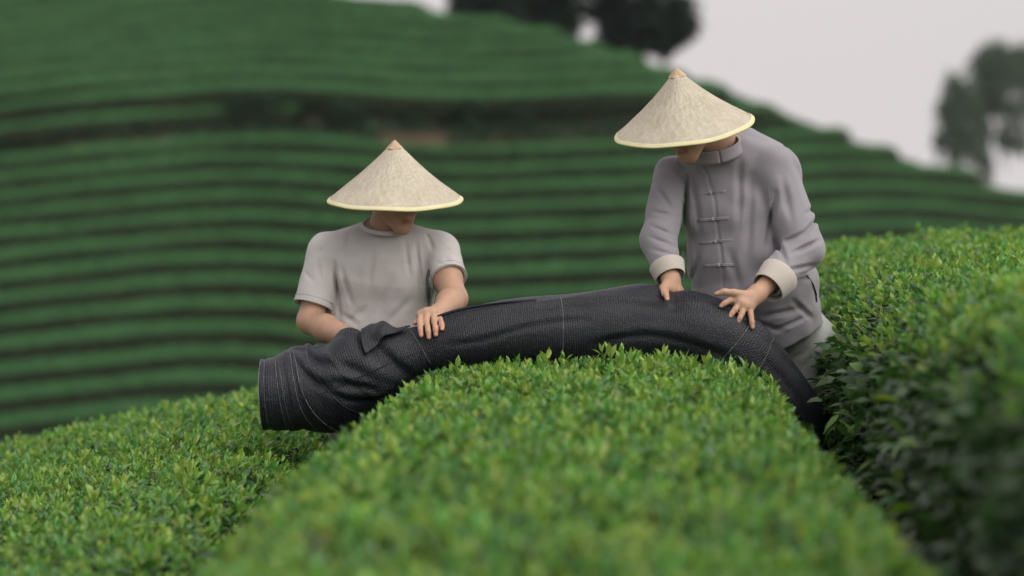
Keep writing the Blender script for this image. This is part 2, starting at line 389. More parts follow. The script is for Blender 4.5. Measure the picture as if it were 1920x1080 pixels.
# ------------------------------------------------------------------ far hillside rows
WORDS = ['lowest', 'second', 'third', 'fourth', 'fifth', 'sixth', 'seventh', 'eighth', 'ninth', 'tenth', 'eleventh', 'twelfth', 'thirteenth', 'fourteenth', 'fifteenth', 'sixteenth']
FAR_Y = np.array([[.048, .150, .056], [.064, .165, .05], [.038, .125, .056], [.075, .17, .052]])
hill_ = hill
def zoff(x): return -.26*np.cos(.29*x)+.05*np.sin(.66*x+.2)-.004*x*x*(x < 0)*.6
def hill_row(zk, label, group, seed, width, height, x0, x1, lean, path=None):
    rng = np.random.default_rng(seed)
    ygrid = np.linspace(56, 100, 1500); pts = []
    zo = zoff
    if path is not None:
        xy = path[:, :2]; zk = 0.0; zo = lambda q: np.interp(q, path[:, 0], path[:, 2])
    hill = lambda x, y: hill_(x, y)-zoff(x)
    if path is None:
        h = hill(np.full_like(ygrid, x0), ygrid)-CAMZ; i = np.argmax(h > zk); p = np.array([x0, ygrid[i]]); pts = [p]; e = .05; xm = x0
        while len(pts) < 170:                      # follow the contour across the face and round the ridge
            gx = (hill(p[0]+e, p[1])-hill(p[0]-e, p[1]))/(2*e); gy = (hill(p[0], p[1]+e)-hill(p[0], p[1]-e))/(2*e); gl = math.hypot(gx, gy)+1e-6
            p = p + np.array([gy, -gx])/gl*.5
            for _ in range(2):
                gx = (hill(p[0]+e, p[1])-hill(p[0]-e, p[1]))/(2*e); gy = (hill(p[0], p[1]+e)-hill(p[0], p[1]-e))/(2*e); g2 = gx*gx+gy*gy+1e-3
                p = p - np.clip((hill(p[0], p[1])-CAMZ-zk)/g2, -1, 1)*np.array([gx, gy])
            if p[0] > x1 or p[1] > 99 or p[0] < xm-4: break
            xm = max(xm, p[0]); pts.append(p)
    else: pts = list(xy)
    pts = np.array(pts); x, y = pts[:, 0], pts[:, 1]
    x = np.convolve(np.pad(x, 2, mode='edge'), np.ones(5)/5, 'valid'); y = np.convolve(np.pad(y, 2, mode='edge'), np.ones(5)/5, 'valid')
    n = len(x); tx = np.gradient(x); ty = np.gradient(y); l = np.hypot(tx, ty); nx_, ny_ = -ty/l, tx/l     # uphill side
    prof = np.array([(-.50, -.25), (-.53, .25), (-.50, .62), (-.40, .86), (-.2, .97), (.05, 1.0), (.3, 1.0), (.45, .9), (.5, .6), (.5, -.1)])
    m = len(prof); arc = np.concatenate([[0], np.cumsum(np.hypot(np.diff(x), np.diff(y)))])
    AA, KK = np.meshgrid(arc, np.arange(m), indexing='ij')
    wv = 1+.06*fnoise(AA, KK*.8, seed, 3.2); hv = 1+.06*fnoise(AA, KK*.3, seed+1, 5.0)
    off = prof[None, :, 0]*width*wv; up = prof[None, :, 1]*height*hv
    zt = zk + zo(x)[:, None] + up + lean*(off+width*.5)*(prof[None, :, 1] > .5)
    V = np.stack([x[:, None]+nx_[:, None]*off, y[:, None]+ny_[:, None]*off, CAMZ+zt], -1)
    F = [tuple(f) for f in grid_faces(n, m)] + [tuple(range(m)), tuple(range(n*m-1, n*m-m-1, -1))]
    base = np.array([x[0], y[0], CAMZ+zk]) if True else 0
    root = empty('terrace_hedge', (x[n//2], y[n//2], CAMZ+zk)); tag(root, label, 'tea hedge', group)
    core_t = None
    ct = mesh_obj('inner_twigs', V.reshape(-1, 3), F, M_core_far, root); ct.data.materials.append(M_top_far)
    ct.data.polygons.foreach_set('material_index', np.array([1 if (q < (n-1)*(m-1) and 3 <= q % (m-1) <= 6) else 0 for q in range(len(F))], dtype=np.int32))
    # leaf tufts over the mass: bright on the cut top, dark old leaves on the front
    k = int(n*.5*78); a = rng.uniform(0, n-1.001, k); i = a.astype(int); fa = (a-i)[:, None]
    c = np.where(rng.random(k) < .06, rng.uniform(1.2, 2.6, k), rng.uniform(2.6, m-2.2, k)); j = c.astype(int); fc = (c-j)[:, None]
    p = (V[i, j]*(1-fa)+V[i+1, j]*fa)*(1-fc)+(V[i, j+1]*(1-fa)+V[i+1, j+1]*fa)*fc
    top = (c > 2.6)
    az = rng.uniform(0, 6.28, k); e = np.where(top, rng.normal(.9, .3, k), rng.normal(.2, .4, k))
    ax = np.stack([np.cos(az)*np.cos(e), np.sin(az)*np.cos(e), np.sin(e)], 1); nr = np.array([0, -.4, 1.])+.4*rng.standard_normal((k, 3))
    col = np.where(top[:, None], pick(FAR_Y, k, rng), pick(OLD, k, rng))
    col *= (1+.22*fnoise(p[:, 0], p[:, 1], seed+4, 4))[:, None]
    s = np.where(top, 1.0, 1.1)
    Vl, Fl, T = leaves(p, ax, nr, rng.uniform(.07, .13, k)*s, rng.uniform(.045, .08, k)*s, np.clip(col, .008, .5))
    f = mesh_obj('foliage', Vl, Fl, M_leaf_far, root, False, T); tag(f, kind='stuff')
    return root
LOWG, UPG = 'hedge rows on the lower far hillside', 'hedge rows on the upper far hillside'
for k in range(14):
    zk = -7.64-HED + .567*k
    hill_row(zk, f'{WORDS[k]} tea hedge row up from the foot of the far hillside below the bank', LOWG, 100+k, .70, .80, -24, 34, .14)
hill_row(.92-HED+.05, 'short tea hedge row between the two dark bands of the bank, upper left', LOWG, 130, .9, .55, -24, -6.2, .16)
hill_row(.86-HED, 'short tea hedge row on the bank right of the right hat, ending at the skyline', LOWG, 131, .85, .6, 5.6, 34, .15)
for k in range(9):
    zk = 1.66-HED + .54*k
    if k == 0: lab = 'tea hedge row just above the dark bank, lowest on the upper far hillside'
    else: lab = f'{WORDS[k]} tea hedge row up from the dark bank on the upper far hillside'
    hill_row(zk, lab, UPG, 140+k, 1.0, .60, -24, 34, .25)

yg = np.linspace(70, 98, 600); rp = []
for xx in np.arange(-7.5, 22, .5):
    hh = hill(np.full_like(yg, xx), yg)-CAMZ; q = np.argmax(hh/yg); rp.append((xx, yg[q], hh[q]-.10))
rp = np.array(rp)
for c_ in (1, 2): rp[:, c_] = np.convolve(np.pad(rp[:, c_], 3, mode='edge'), np.ones(7)/7, 'valid')
hill_row(0, 'tea hedge row running down the skyline ridge of the far hillside', UPG, 160, .9, .62, 0, 0, .0, path=rp)

# shrubs on the dark bank
def leafy_blob(name, label, cat, group, c, rad, n, pal, seed, lsize, mat, trunk=True):
    rng = np.random.default_rng(seed)
    gz = float(ground_z(np.array(c[0]), np.array(c[1])))
    root = empty(name, (c[0], c[1], gz)); tag(root, label, cat, group)
    d = rng.standard_normal((n, 3)); d /= np.linalg.norm(d, axis=1)[:, None]
    r = rng.random(n)**.4; ctr = np.array(c); lump = 1+.28*np.sin(d[:, 0]*5+seed)+.2*np.sin(d[:, 2]*7+seed*2)*np.cos(d[:, 1]*4)
    p = ctr + d*(r*lump)[:, None]*np.array(rad)
    ax = d + .8*rng.standard_normal((n, 3)); nr = np.array([0, 0, 1.])+.5*rng.standard_normal((n, 3))
    V, F, T = leaves(p, ax, nr, rng.uniform(.7, 1.3, n)*lsize, rng.uniform(.4, .65, n)*lsize, np.clip(pick(pal, n, rng), .006, .4))
    f = mesh_obj('crown', V, F, mat, root, False, T)
    if trunk:
        for q in range(3):
            e = ctr+np.array(rad)*rng.uniform(-.4, .4, 3)
            s = np.array([c[0]+rng.normal(0, .08), c[1], gz-.1]); tt = np.linspace(0, 1, 5)[:, None]
            V, F = tube(s*(1-tt)+e*tt+.05*np.sin(tt*3), np.linspace(.05, .02, 5), 6); mesh_obj('stem', V, F, M_bark, root)
    return root
DARKS = np.array([[.022, .055, .028], [.032, .068, .03], [.02, .045, .028]])
for i, (px, py, d, rx, rz, lab) in enumerate([
    (1066, 205, 79.3, .45, .75, 'tallest dark shrub on the bank, standing right of the brown soil between the two hats'),
    (1150, 212, 79.6, .7, .42, 'dark shrub on the bank just left of the right hat brim'),
    (970, 212, 79.0, .8, .36, 'low dark shrub on the bank above and between the two men'),
    (880, 205, 79.0, .6, .36, 'low dark shrub on the bank right of the brown soil patch'),
    (640, 208, 79.0, .7, .40, 'low dark shrub on the bank above left of the left hat tip'),
    (480, 185, 79.4, 1.3, .30, 'long dark shrub on the bank at the upper left')]):
    leafy_blob('bank_shrub', lab, 'shrub', 'dark shrubs on the hillside bank', P(px, py, d), (rx, .4, rz), 900, DARKS, 300+i, .13, M_treeleaf)

rb = np.random.default_rng(77); k = 18000
bx = rb.uniform(-24, 14, k); bq = 77.2+rb.random(k)*2.8; wob = .35*np.sin(bx*.33+1.0)+.22*np.sin(bx*.71+2.2+bq*.12); by = bq+c_curve(bx)-wob
ok = (rb.random(k) < .85+.5*fnoise(bx, by, 8, 1.6)) & ~((np.abs(bx+3.2) < .9+.4*rb.random(k)) & (bq < 78.6)) & (hill_front(bx, by) < ridge(bx, by)+.2)
bx, by = bx[ok], by[ok]; k = len(bx); bp = np.stack([bx, by, ground_z(bx, by)+rb.random(k)**2*.28], 1)
V, F, T = leaves(bp, rb.standard_normal((k, 3))+[0, -.3, .8], rb.standard_normal((k, 3))+[0, -.5, .6], rb.uniform(.14, .28, k), rb.uniform(.07, .15, k), np.clip(pick(DARKS, k, rb), .005, .3))
tag(mesh_obj('bank_scrub', V, F, M_treeleaf, None, False, T), 'dark weeds and ferns covering the bank across the far hillside', 'undergrowth', kind='stuff')

# ------------------------------------------------------------------ trees
TREEC = np.array([[.018, .034, .026], [.028, .05, .034], [.014, .027, .024]])
TREEC2 = np.array([[.10, .15, .105], [.13, .18, .125], [.08, .125, .095]])  # grey-green leaves made paler still, with haze put into their colour
def tree(name, label, base, fork, clumps, seed, pal, lsize, per, trunk_r, droop=0.0):
    rng = np.random.default_rng(seed)
    root = empty(name, base); tag(root, label, 'tree')
    base, fork = np.array(base), np.array(fork)
    tt = np.linspace(0, 1, 8)[:, None]; bend = np.array([.12, .05, 0])*np.sin(tt*math.pi)
    V, F = tube(base-np.array([0, 0, .2])+(fork-base+np.array([0, 0, .2]))*tt+bend, np.linspace(trunk_r, trunk_r*.6, 8), 10)
    mesh_obj('trunk', V, F, M_bark, root)
    parts = []
    for (c, r, gap) in clumps:
        c = np.array(c); r = np.array(r)
        t2 = np.linspace(0, 1, 7)[:, None]; mid = (fork+c)/2+np.array([0, 0, -.25])+rng.normal(0, .15, 3)
        V, F = tube((1-t2)**2*fork+2*t2*(1-t2)*mid+t2**2*c, np.linspace(trunk_r*.5, .03, 7), 7); mesh_obj('limb', V, F, M_bark, root)
        # clump = many sub-clumps of leaves, so its edge breaks up
        ns = int(44*gap)
        for s in range(ns):
            d = rng.standard_normal(3); d /= np.linalg.norm(d); q = c + d*r*rng.random()**.35
            nl = int(per*.36); rr = r.mean()*rng.uniform(.12, .46)
            e = rng.standard_normal((nl, 3))*.55
            p = q + e*rr*np.array([1, 1, .8+droop]) - np.array([0, 0, 1])*droop*rr*rng.random((nl, 1))
            ax = rng.standard_normal((nl, 3)); ax[:, 2] -= .3+1.5*droop; nr = np.array([0, 0, 1.])+.6*rng.standard_normal((nl, 3))
            parts.append(leaves(p, ax, nr, rng.uniform(.7, 1.3, nl)*lsize, rng.uniform(.3, .5, nl)*lsize*(1-.4*droop), np.clip(pick(pal, nl, rng, .25), .005, .4)))
    if droop:                                  # hanging wisps below the crown
        for (c, r, gap) in clumps:
            for q in range(int(16*gap)):
                st = np.array(c)+rng.normal(0, .55, 3)*np.array(r); nl = 26; t_ = np.linspace(0, 1, nl)[:, None]; ln_ = rng.uniform(.8, 2.2)
                p = st+np.array([rng.normal(0, .12), 0, -1])*t_*ln_+rng.normal(0, .05, (nl, 3)); ax = rng.normal(0, .4, (nl, 3)); ax[:, 2] -= 1
                parts.append(leaves(p, ax, rng.standard_normal((nl, 3)), rng.uniform(.7, 1.2, nl)*lsize*.8, rng.uniform(.2, .35, nl)*lsize, np.clip(pick(pal, nl, rng, .25), .005, .4)))
    V, F, T = cat_leaves(parts); mesh_obj('crown', V, F, M_treeleaf, root, False, T)
    return root
def gnd(px, d): 
    p = P(px, 300, d); return (p[0], d, float(ground_z(np.array(p[0]), np.array(float(d)))))
D1 = 118.
def cl(lst, d): return [(P(px, py, d+dy*d/95), (rx*d/95, rx*d/95, rz*d/95), gp) for px, py, dy, rx, rz, gp in lst]
tree('broadleaf_tree', 'dense dark tree at the top behind the ridge, left of the pair', gnd(975, D1), P(980, 45, D1),
     cl([(890, -10, 0, 1.1, .9, 1.8), (900, 30, 0, 1.0, .8, 1.6), (950, 20, 0, 1.2, 1.0, 2.0), (960, 70, 0, 1.1, .9, 2.0), (1010, 45, .5, 1.0, 1.0, 2.0), (930, -70, 0, 1.5, 1.1, 1.5), (1030, -40, 0, 1.2, 1.2, 1.8), (1040, 75, .3, .7, .8, 1.6), (1000, 105, 0, 1.2, .8, 2.0), (1060, 20, .3, .7, .9, 1.5), (1070, 110, .3, .6, .7, 1.4)], D1), 401, TREEC, .34, 100, .26)
tree('broadleaf_tree', 'dark spreading tree at the top behind the ridge, above the tip of the right hat', gnd(1190, D1+2), P(1180, 60, D1+2),
     cl([(1140, 15, 0, .8, .8, 1.5), (1205, 35, 0, 1.05, 1.0, 2.2), (1180, 80, 0, .8, .55, 1.5), (1265, 25, 0, .75, .8, 1.5), (1240, 80, .4, .7, .6, 1.5), (1200, -45, 0, 1.6, 1.1, 1.8), (1282, 55, 0, .5, .5, 1.2), (1100, -40, 0, .8, .6, 1.0), (1150, 60, 0, .6, .7, 1.3), (1220, 60, 0, .9, .7, 1.6)], D1+2), 402, TREEC, .32, 90, .2)
D2 = 210.
tree('feathery_tree', 'slender grey-green tree on the right skyline, the left and shorter of two', gnd(1790, D2), P(1797, 255, D2),
     cl([(1800, 165, 0, .75, .8, 1.1), (1785, 205, 0, .55, .8, 1.0), (1815, 220, 0, .6, .8, .9), (1800, 250, 0, .45, .6, .9), (1792, 285, 0, .3, .5, .5), (1764, 262, 0, .25, .4, .4), (1825, 265, 0, .3, .7, .6)], D2), 403, TREEC2, .42, 130, .15, .5)
tree('feathery_tree', 'tall drooping grey-green tree at the right edge of the skyline, right of the shorter one', gnd(1846, D2+1), P(1838, 230, D2+1),
     cl([(1862, 105, 0, .8, .5, 1.0), (1910, 110, 0, .8, .6, 1.0), (1845, 135, 0, .45, .6, .7), (1935, 160, 0, .6, 1.0, .7), (1875, 195, 0, .75, .35, .5), (1915, 235, 0, .5, 1.0, .5), (1830, 205, 0, .35, .7, .9), (1885, 260, 0, .35, .6, .5), (1840, 270, 0, .3, .8, .8), (1850, 300, 0, .3, .5, .6), (1890, 140, 0, .8, .6, 1.0), (1860, 165, 0, .5, .6, .6)], D2+1), 404, TREEC2, .42, 130, .36, .6)

# ------------------------------------------------------------------ rolled black shade net
ctl = np.array([  # photo x, photo y of the axis, distance, radius
    (492, 739, 7.90, .116), (516, 738, 7.90, .118), (560, 734, 7.90, .134), (605, 728, 7.89, .146), (650, 710, 7.88, .140), (700, 688, 7.87, .128),
    (745, 670, 7.87, .098), (785, 656, 7.87, .080), (830, 645, 7.87, .090), (880, 636, 7.87, .102), (960, 625, 7.87, .109), (1050, 618, 7.87, .114),
    (1130, 613, 7.88, .123), (1200, 611, 7.89, .131), (1250, 614, 7.89, .126), (1295, 620, 7.89, .129), (1340, 636, 7.89, .130), (1380, 664, 7.89, .130),
    (1422, 708, 7.90, .126), (1465, 760, 7.92, .120), (1500, 815, 7.95, .112), (1520, 875, 7.98, .10)])
cp = np.array([P(a, b, d) for a, b, d, r in ctl]); cr = ctl[:, 3]; cpx = ctl[:, 0]
nseg = len(cp)
cum = np.concatenate([[0], np.cumsum(np.linalg.norm(np.diff(cp, axis=0), axis=1))])
def catmull(vals, s):
    i = np.clip(np.searchsorted(cum, s, 'right')-1, 0, nseg-2); t = (s-cum[i])/(cum[i+1]-cum[i])
    g = lambda k: vals[np.clip(k, 0, nseg-1)]
    if vals.ndim == 2: t = t[..., None]
    p0, p1, p2, p3 = g(i-1), g(i), g(i+1), g(i+2)
    return .5*(2*p1+(p2-p0)*t+(2*p0-5*p1+4*p2-p3)*t*t+(3*p1-p0-3*p2+p3)*t**3)
TOT = cum[-1]
def s_of_px(px): return float(np.interp(px, cpx, cum))
def roll_pt(s, th, off=0.0):
    s = np.asarray(s, float); th = np.asarray(th, float); s, th = np.broadcast_arrays(s, th)
    c = catmull(cp, s); r = catmull(cr, s); e = .004
    tg = catmull(cp, np.clip(s+e, 0, TOT))-catmull(cp, np.clip(s-e, 0, TOT)); tg /= np.linalg.norm(tg, axis=-1)[..., None]
    n1 = np.zeros_like(tg); n1[..., 1] = -1; n1 -= (n1*tg).sum(-1)[..., None]*tg; n1 /= np.linalg.norm(n1, axis=-1)[..., None]
    n2 = np.cross(n1, tg); n2 *= np.sign(n2[..., 2:3]+1e-9)
    px = np.interp(s, cum, cpx)
    # wrinkles: diagonal folds in the loose left part, gentle dents elsewhere
    left = smooth01((790-px)/90); w = 0*s
    w = w + left*(.050*np.sin(s*24-th*1.0+.6)*smooth01((px-505)/60) + .024*np.sin(s*47-2*th+1.2)*smooth01((px-500)/60) + .022*np.sin(th*3+s*9+np.sin(s*14)))
    kx = px-(735-26*np.sin(th)); w = w - .17*np.exp(-(kx/13)**2)*(.35+.65*smooth01(.5+.5*np.cos(th-.6)))
    w = w + .07*np.exp(-((px-(706-20*np.sin(th)))/16)**2)*smooth01(.5+.5*np.cos(th-.9))
    kx = px-(690-50*np.sin(th)); w = w - .05*np.exp(-(kx/9)**2)*left
    w = w - .10*np.exp(-((px-1256)/15)**2)*smooth01((np.sin(th)-.35)/.5)      # pressed in by a hand
    w = w - .05*np.exp(-((px-800)/20)**2)
    for t0, sl_, a, b, dp in ((.15, .5, 820, 1120, .045), (.75, -.35, 930, 1330, .04), (-.25, .45, 1080, 1400, .045), (1.0, .3, 1290, 1480, .05), (.35, -.6, 1380, 1520, .05)):
        sc_ = s-s_of_px((a+b)/2); f_ = th-(t0+sl_*sc_+.10*np.sin(s*13+t0*9)); f_ = (f_+math.pi) % (2*math.pi)-math.pi
        w = w + dp*(-np.exp(-(f_/.09)**2)+.6*np.exp(-((f_-.2)/.13)**2))*smooth01((px-a)/60)*smooth01((b-px)/60)
    for t0, sl_, a, b, dp in ((.9, -5.0, 540, 700, .06), (.1, -6.5, 560, 720, .07), (-.5, -5.5, 600, 740, .06), (1.5, -6.0, 590, 700, .05)):
        sc_ = s-s_of_px((a+b)/2); f_ = th-(t0+sl_*sc_+.15*np.sin(s*21+t0*5)); f_ = (f_+math.pi) % (2*math.pi)-math.pi
        w = w + dp*(-np.exp(-(f_/.12)**2)+.7*np.exp(-((f_-.27)/.17)**2))*smooth01((px-a)/30)*smooth01((b-px)/40)
    w = w + (1-left)*(.020*np.sin(s*9+th)+.018*np.sin(s*17-2*th+2)+.022*np.sin(th*2+s*4)+.012*np.sin(3*th-s*12+np.sin(s*7))) 
    w = w + .03*np.exp(-((th-1.2-.25*np.sin(s*6))/.16)**2)*smooth01((px-830)/60)*smooth01((1180-px)/120)  # a loose lap along the top
    for p0, tw in ((505, -.003), (524, -.009), (540, -.018), (556, -.034), (586, -.055), (622, -.06)):        # overlapping wound edges
        e_ = s-(s_of_px(p0)+tw*(th-1.5)); e_ = np.where(th > math.pi*1.3, s-(s_of_px(p0)+tw*(th-2*math.pi-1.5)), e_)
        w = w + .030*(smooth01(e_/.004+.5)-smooth01(e_/.05))
    rr = r*(1+w) + off
    return c + n1*(np.cos(th)*rr*1.02)[..., None] + n2*(np.sin(th)*rr)[..., None]
def net_mat():
    m, nt, p, o = new_mat('black_shade_net')
    at = N(nt, 'ShaderNodeAttribute', attribute_name='surf'); tcn = N(nt, 'ShaderNodeTexCoord')
    sx = N(nt, 'ShaderNodeSeparateXYZ'); nt.links.new(at.outputs['Vector'], sx.inputs[0])
    def wave(sock, freq, dist=None):
        a = N(nt, 'ShaderNodeMath', operation='MULTIPLY'); a.inputs[1].default_value = freq; nt.links.new(sock, a.inputs[0])
        b = N(nt, 'ShaderNodeMath', operation='SINE'); nt.links.new(a.outputs[0], b.inputs[0]); return b.outputs[0]
    ribs = wave(sx.outputs[0], 2*math.pi/.0070); cross = wave(sx.outputs[1], 2*math.pi/.0052)
    nz = N(nt, 'ShaderNodeTexNoise'); nz.inputs['Scale'].default_value = 170; nz.inputs['Detail'].default_value = 3; nt.links.new(tcn.outputs['Object'], nz.inputs['Vector'])
    nl = N(nt, 'ShaderNodeTexNoise'); nl.inputs['Scale'].default_value = 7; nl.inputs['Detail'].default_value = 6; nt.links.new(tcn.outputs['Object'], nl.inputs['Vector'])
    mul = N(nt, 'ShaderNodeMath', operation='MULTIPLY'); nt.links.new(ribs, mul.inputs[0]); nt.links.new(cross, mul.inputs[1])
    ad = N(nt, 'ShaderNodeMath', operation='MULTIPLY_ADD'); nt.links.new(mul.outputs[0], ad.inputs[0]); ad.inputs[1].default_value = .16
    ad0 = N(nt, 'ShaderNodeMath', operation='MULTIPLY_ADD'); nt.links.new(ribs, ad0.inputs[0]); ad0.inputs[1].default_value = .13; nt.links.new(nz.outputs[0], ad0.inputs[2])
    nt.links.new(ad0.outputs[0], ad.inputs[2])
    bp = N(nt, 'ShaderNodeBump'); bp.inputs['Strength'].default_value = .75; bp.inputs['Distance'].default_value = .0035; nt.links.new(ad.outputs[0], bp.inputs['Height']); nt.links.new(bp.outputs[0], p.inputs['Normal'])
    # open weave: speckled highlights put into the colour on the ribs, dark between
    mr = N(nt, 'ShaderNodeMapRange'); mr.inputs[1].default_value = .12; mr.inputs[2].default_value = .95; nt.links.new(ad.outputs[0], mr.inputs[0])
    r = ramp(nt, [(.15, (.005, .006, .009)), (.55, (.013, .015, .022)), (.95, (.070, .075, .092))]); nt.links.new(mr.outputs[0], r.inputs[0])
    r2 = ramp(nt, [(.35, (.7, .7, .72)), (.7, (1.35, 1.33, 1.32))]); nt.links.new(nl.outputs[0], r2.inputs[0])
    mu = N(nt, 'ShaderNodeMix', data_type='RGBA', blend_type='MULTIPLY'); mu.inputs[0].default_value = 1; nt.links.new(r.outputs[0], mu.inputs[6]); nt.links.new(r2.outputs[0], mu.inputs[7]); nt.links.new(mu.outputs[2], p.inputs['Base Color'])
    p.inputs['Roughness'].default_value = .40; p.inputs['Specular IOR Level'].default_value = .34
    return m
M_net = net_mat()
M_thread = noisy_mat('pale_thread', (.05, .055, .06), (.26, .27, .28), 90, .7, .3)
ns, nth = 420, 96
S, TH = np.meshgrid(np.linspace(0, TOT, ns), np.linspace(0, 2*math.pi, nth, endpoint=False), indexing='ij')
V = roll_pt(S, TH); UVs = np.stack([S, TH*.11], -1)
roll_root = empty('shade_net_roll', cp[11]-np.array([0, 0, .11])); tag(roll_root, 'long black shade net roll lying across the hedge, held by both men', 'net roll')
mesh_obj('rolled_net', V.reshape(-1, 3), grid_faces(ns, nth, True)[:, ::-1].copy(), M_net, roll_root, uv=UVs.reshape(-1, 2))
# wound layers showing in the open left end, and the tucked right end
def end_layers(s0, sgn):
    ang = np.linspace(0, 2*math.pi*5, 400); c = catmull(cp, np.array([s0]))[0]
    parts = []
    rim = roll_pt(np.full(400, s0), ang)
    k = np.linspace(.985, .12, 400)[:, None]
    tg = cp[1]-cp[0] if sgn < 0 else cp[-1]-cp[-2]; tg = tg/np.linalg.norm(tg)
    a = c+(rim-c)*k; V = np.concatenate([a+tg*(.004 if sgn < 0 else -.004)*1, a+tg*(.10 if sgn < 0 else -.10)])
    F = np.array([[i, i+1, 401+i, 400+i] for i in range(399)])
    return V, F
for s0, sg in ((0, -1), (TOT, 1)):
    V, F = end_layers(s0, sg); mesh_obj('wound_layer', V, F, M_net, roll_root, uv=np.zeros((len(V), 2)))
# pale selvedge threads
def thread(sfun, th0, th1, r=.0011):
    th = np.linspace(th0, th1, 60); p = roll_pt(sfun(th), th, .0012)
    V, F = tube(p, r*.72, 5); mesh_obj('pale_thread', V, F, M_thread, roll_root)
for px in (1052, 1363): thread(lambda t, s=s_of_px(px): s+.004*np.sin(t*2), -1.2, 2.0, .0014)
thread(lambda t: s_of_px(795)-.02*t, -.6, 1.1, .0014); thread(lambda t: s_of_px(1405)-.03*np.sin(t), -.8, 1.4, .001)
for px, tw, r in ((493, .0, .0016), (503, -.003, .0009), (523, -.009, .0013), (529, -.013, .0007), (552, -.026, .0010), (558, -.037, .0013), (586, -.055, .0008)):
    thread(lambda t, s=s_of_px(px), tw=tw: np.clip(s+tw*(t-1.5), 0, TOT), -1.3, 2.0, r)
# loose turned-over flap near the left man's hand
uu, vv2 = np.meshgrid(np.linspace(0, 1, 26), np.linspace(0, 1, 22), indexing='ij')
sA, sB = s_of_px(704), s_of_px(782)
ss = sA+(sB-sA)*uu*(.55+.45*vv2); tt_ = 1.75-(1.35*vv2)*(1-.55*uu)
FV = roll_pt(ss, tt_, 0)+np.stack([0*uu, -.012-.02*np.sin(vv2*3)*(1-uu), .012+.020*np.sin(uu*3.1)*(1-vv2*.6)+.006*np.sin(uu*9+vv2*5)], -1)
fl = mesh_obj('turned_flap', FV.reshape(-1, 3), grid_faces(26, 22), M_net, roll_root, uv=np.stack([ss, tt_*.11], -1).reshape(-1, 2))
sm = fl.modifiers.new('thick', 'SOLIDIFY'); sm.thickness = .005
# edge of the outer layer along the top
es = np.linspace(s_of_px(822), s_of_px(1010), 60); eth = 1.42-.25*np.linspace(0, 1, 60)+.04*np.sin(es*20)
V, F = tube(roll_pt(es, eth, .003), np.linspace(.006, .002, 60), 6); mesh_obj('loose_edge', V, F, M_net, roll_root, uv=np.zeros((len(V), 2)))

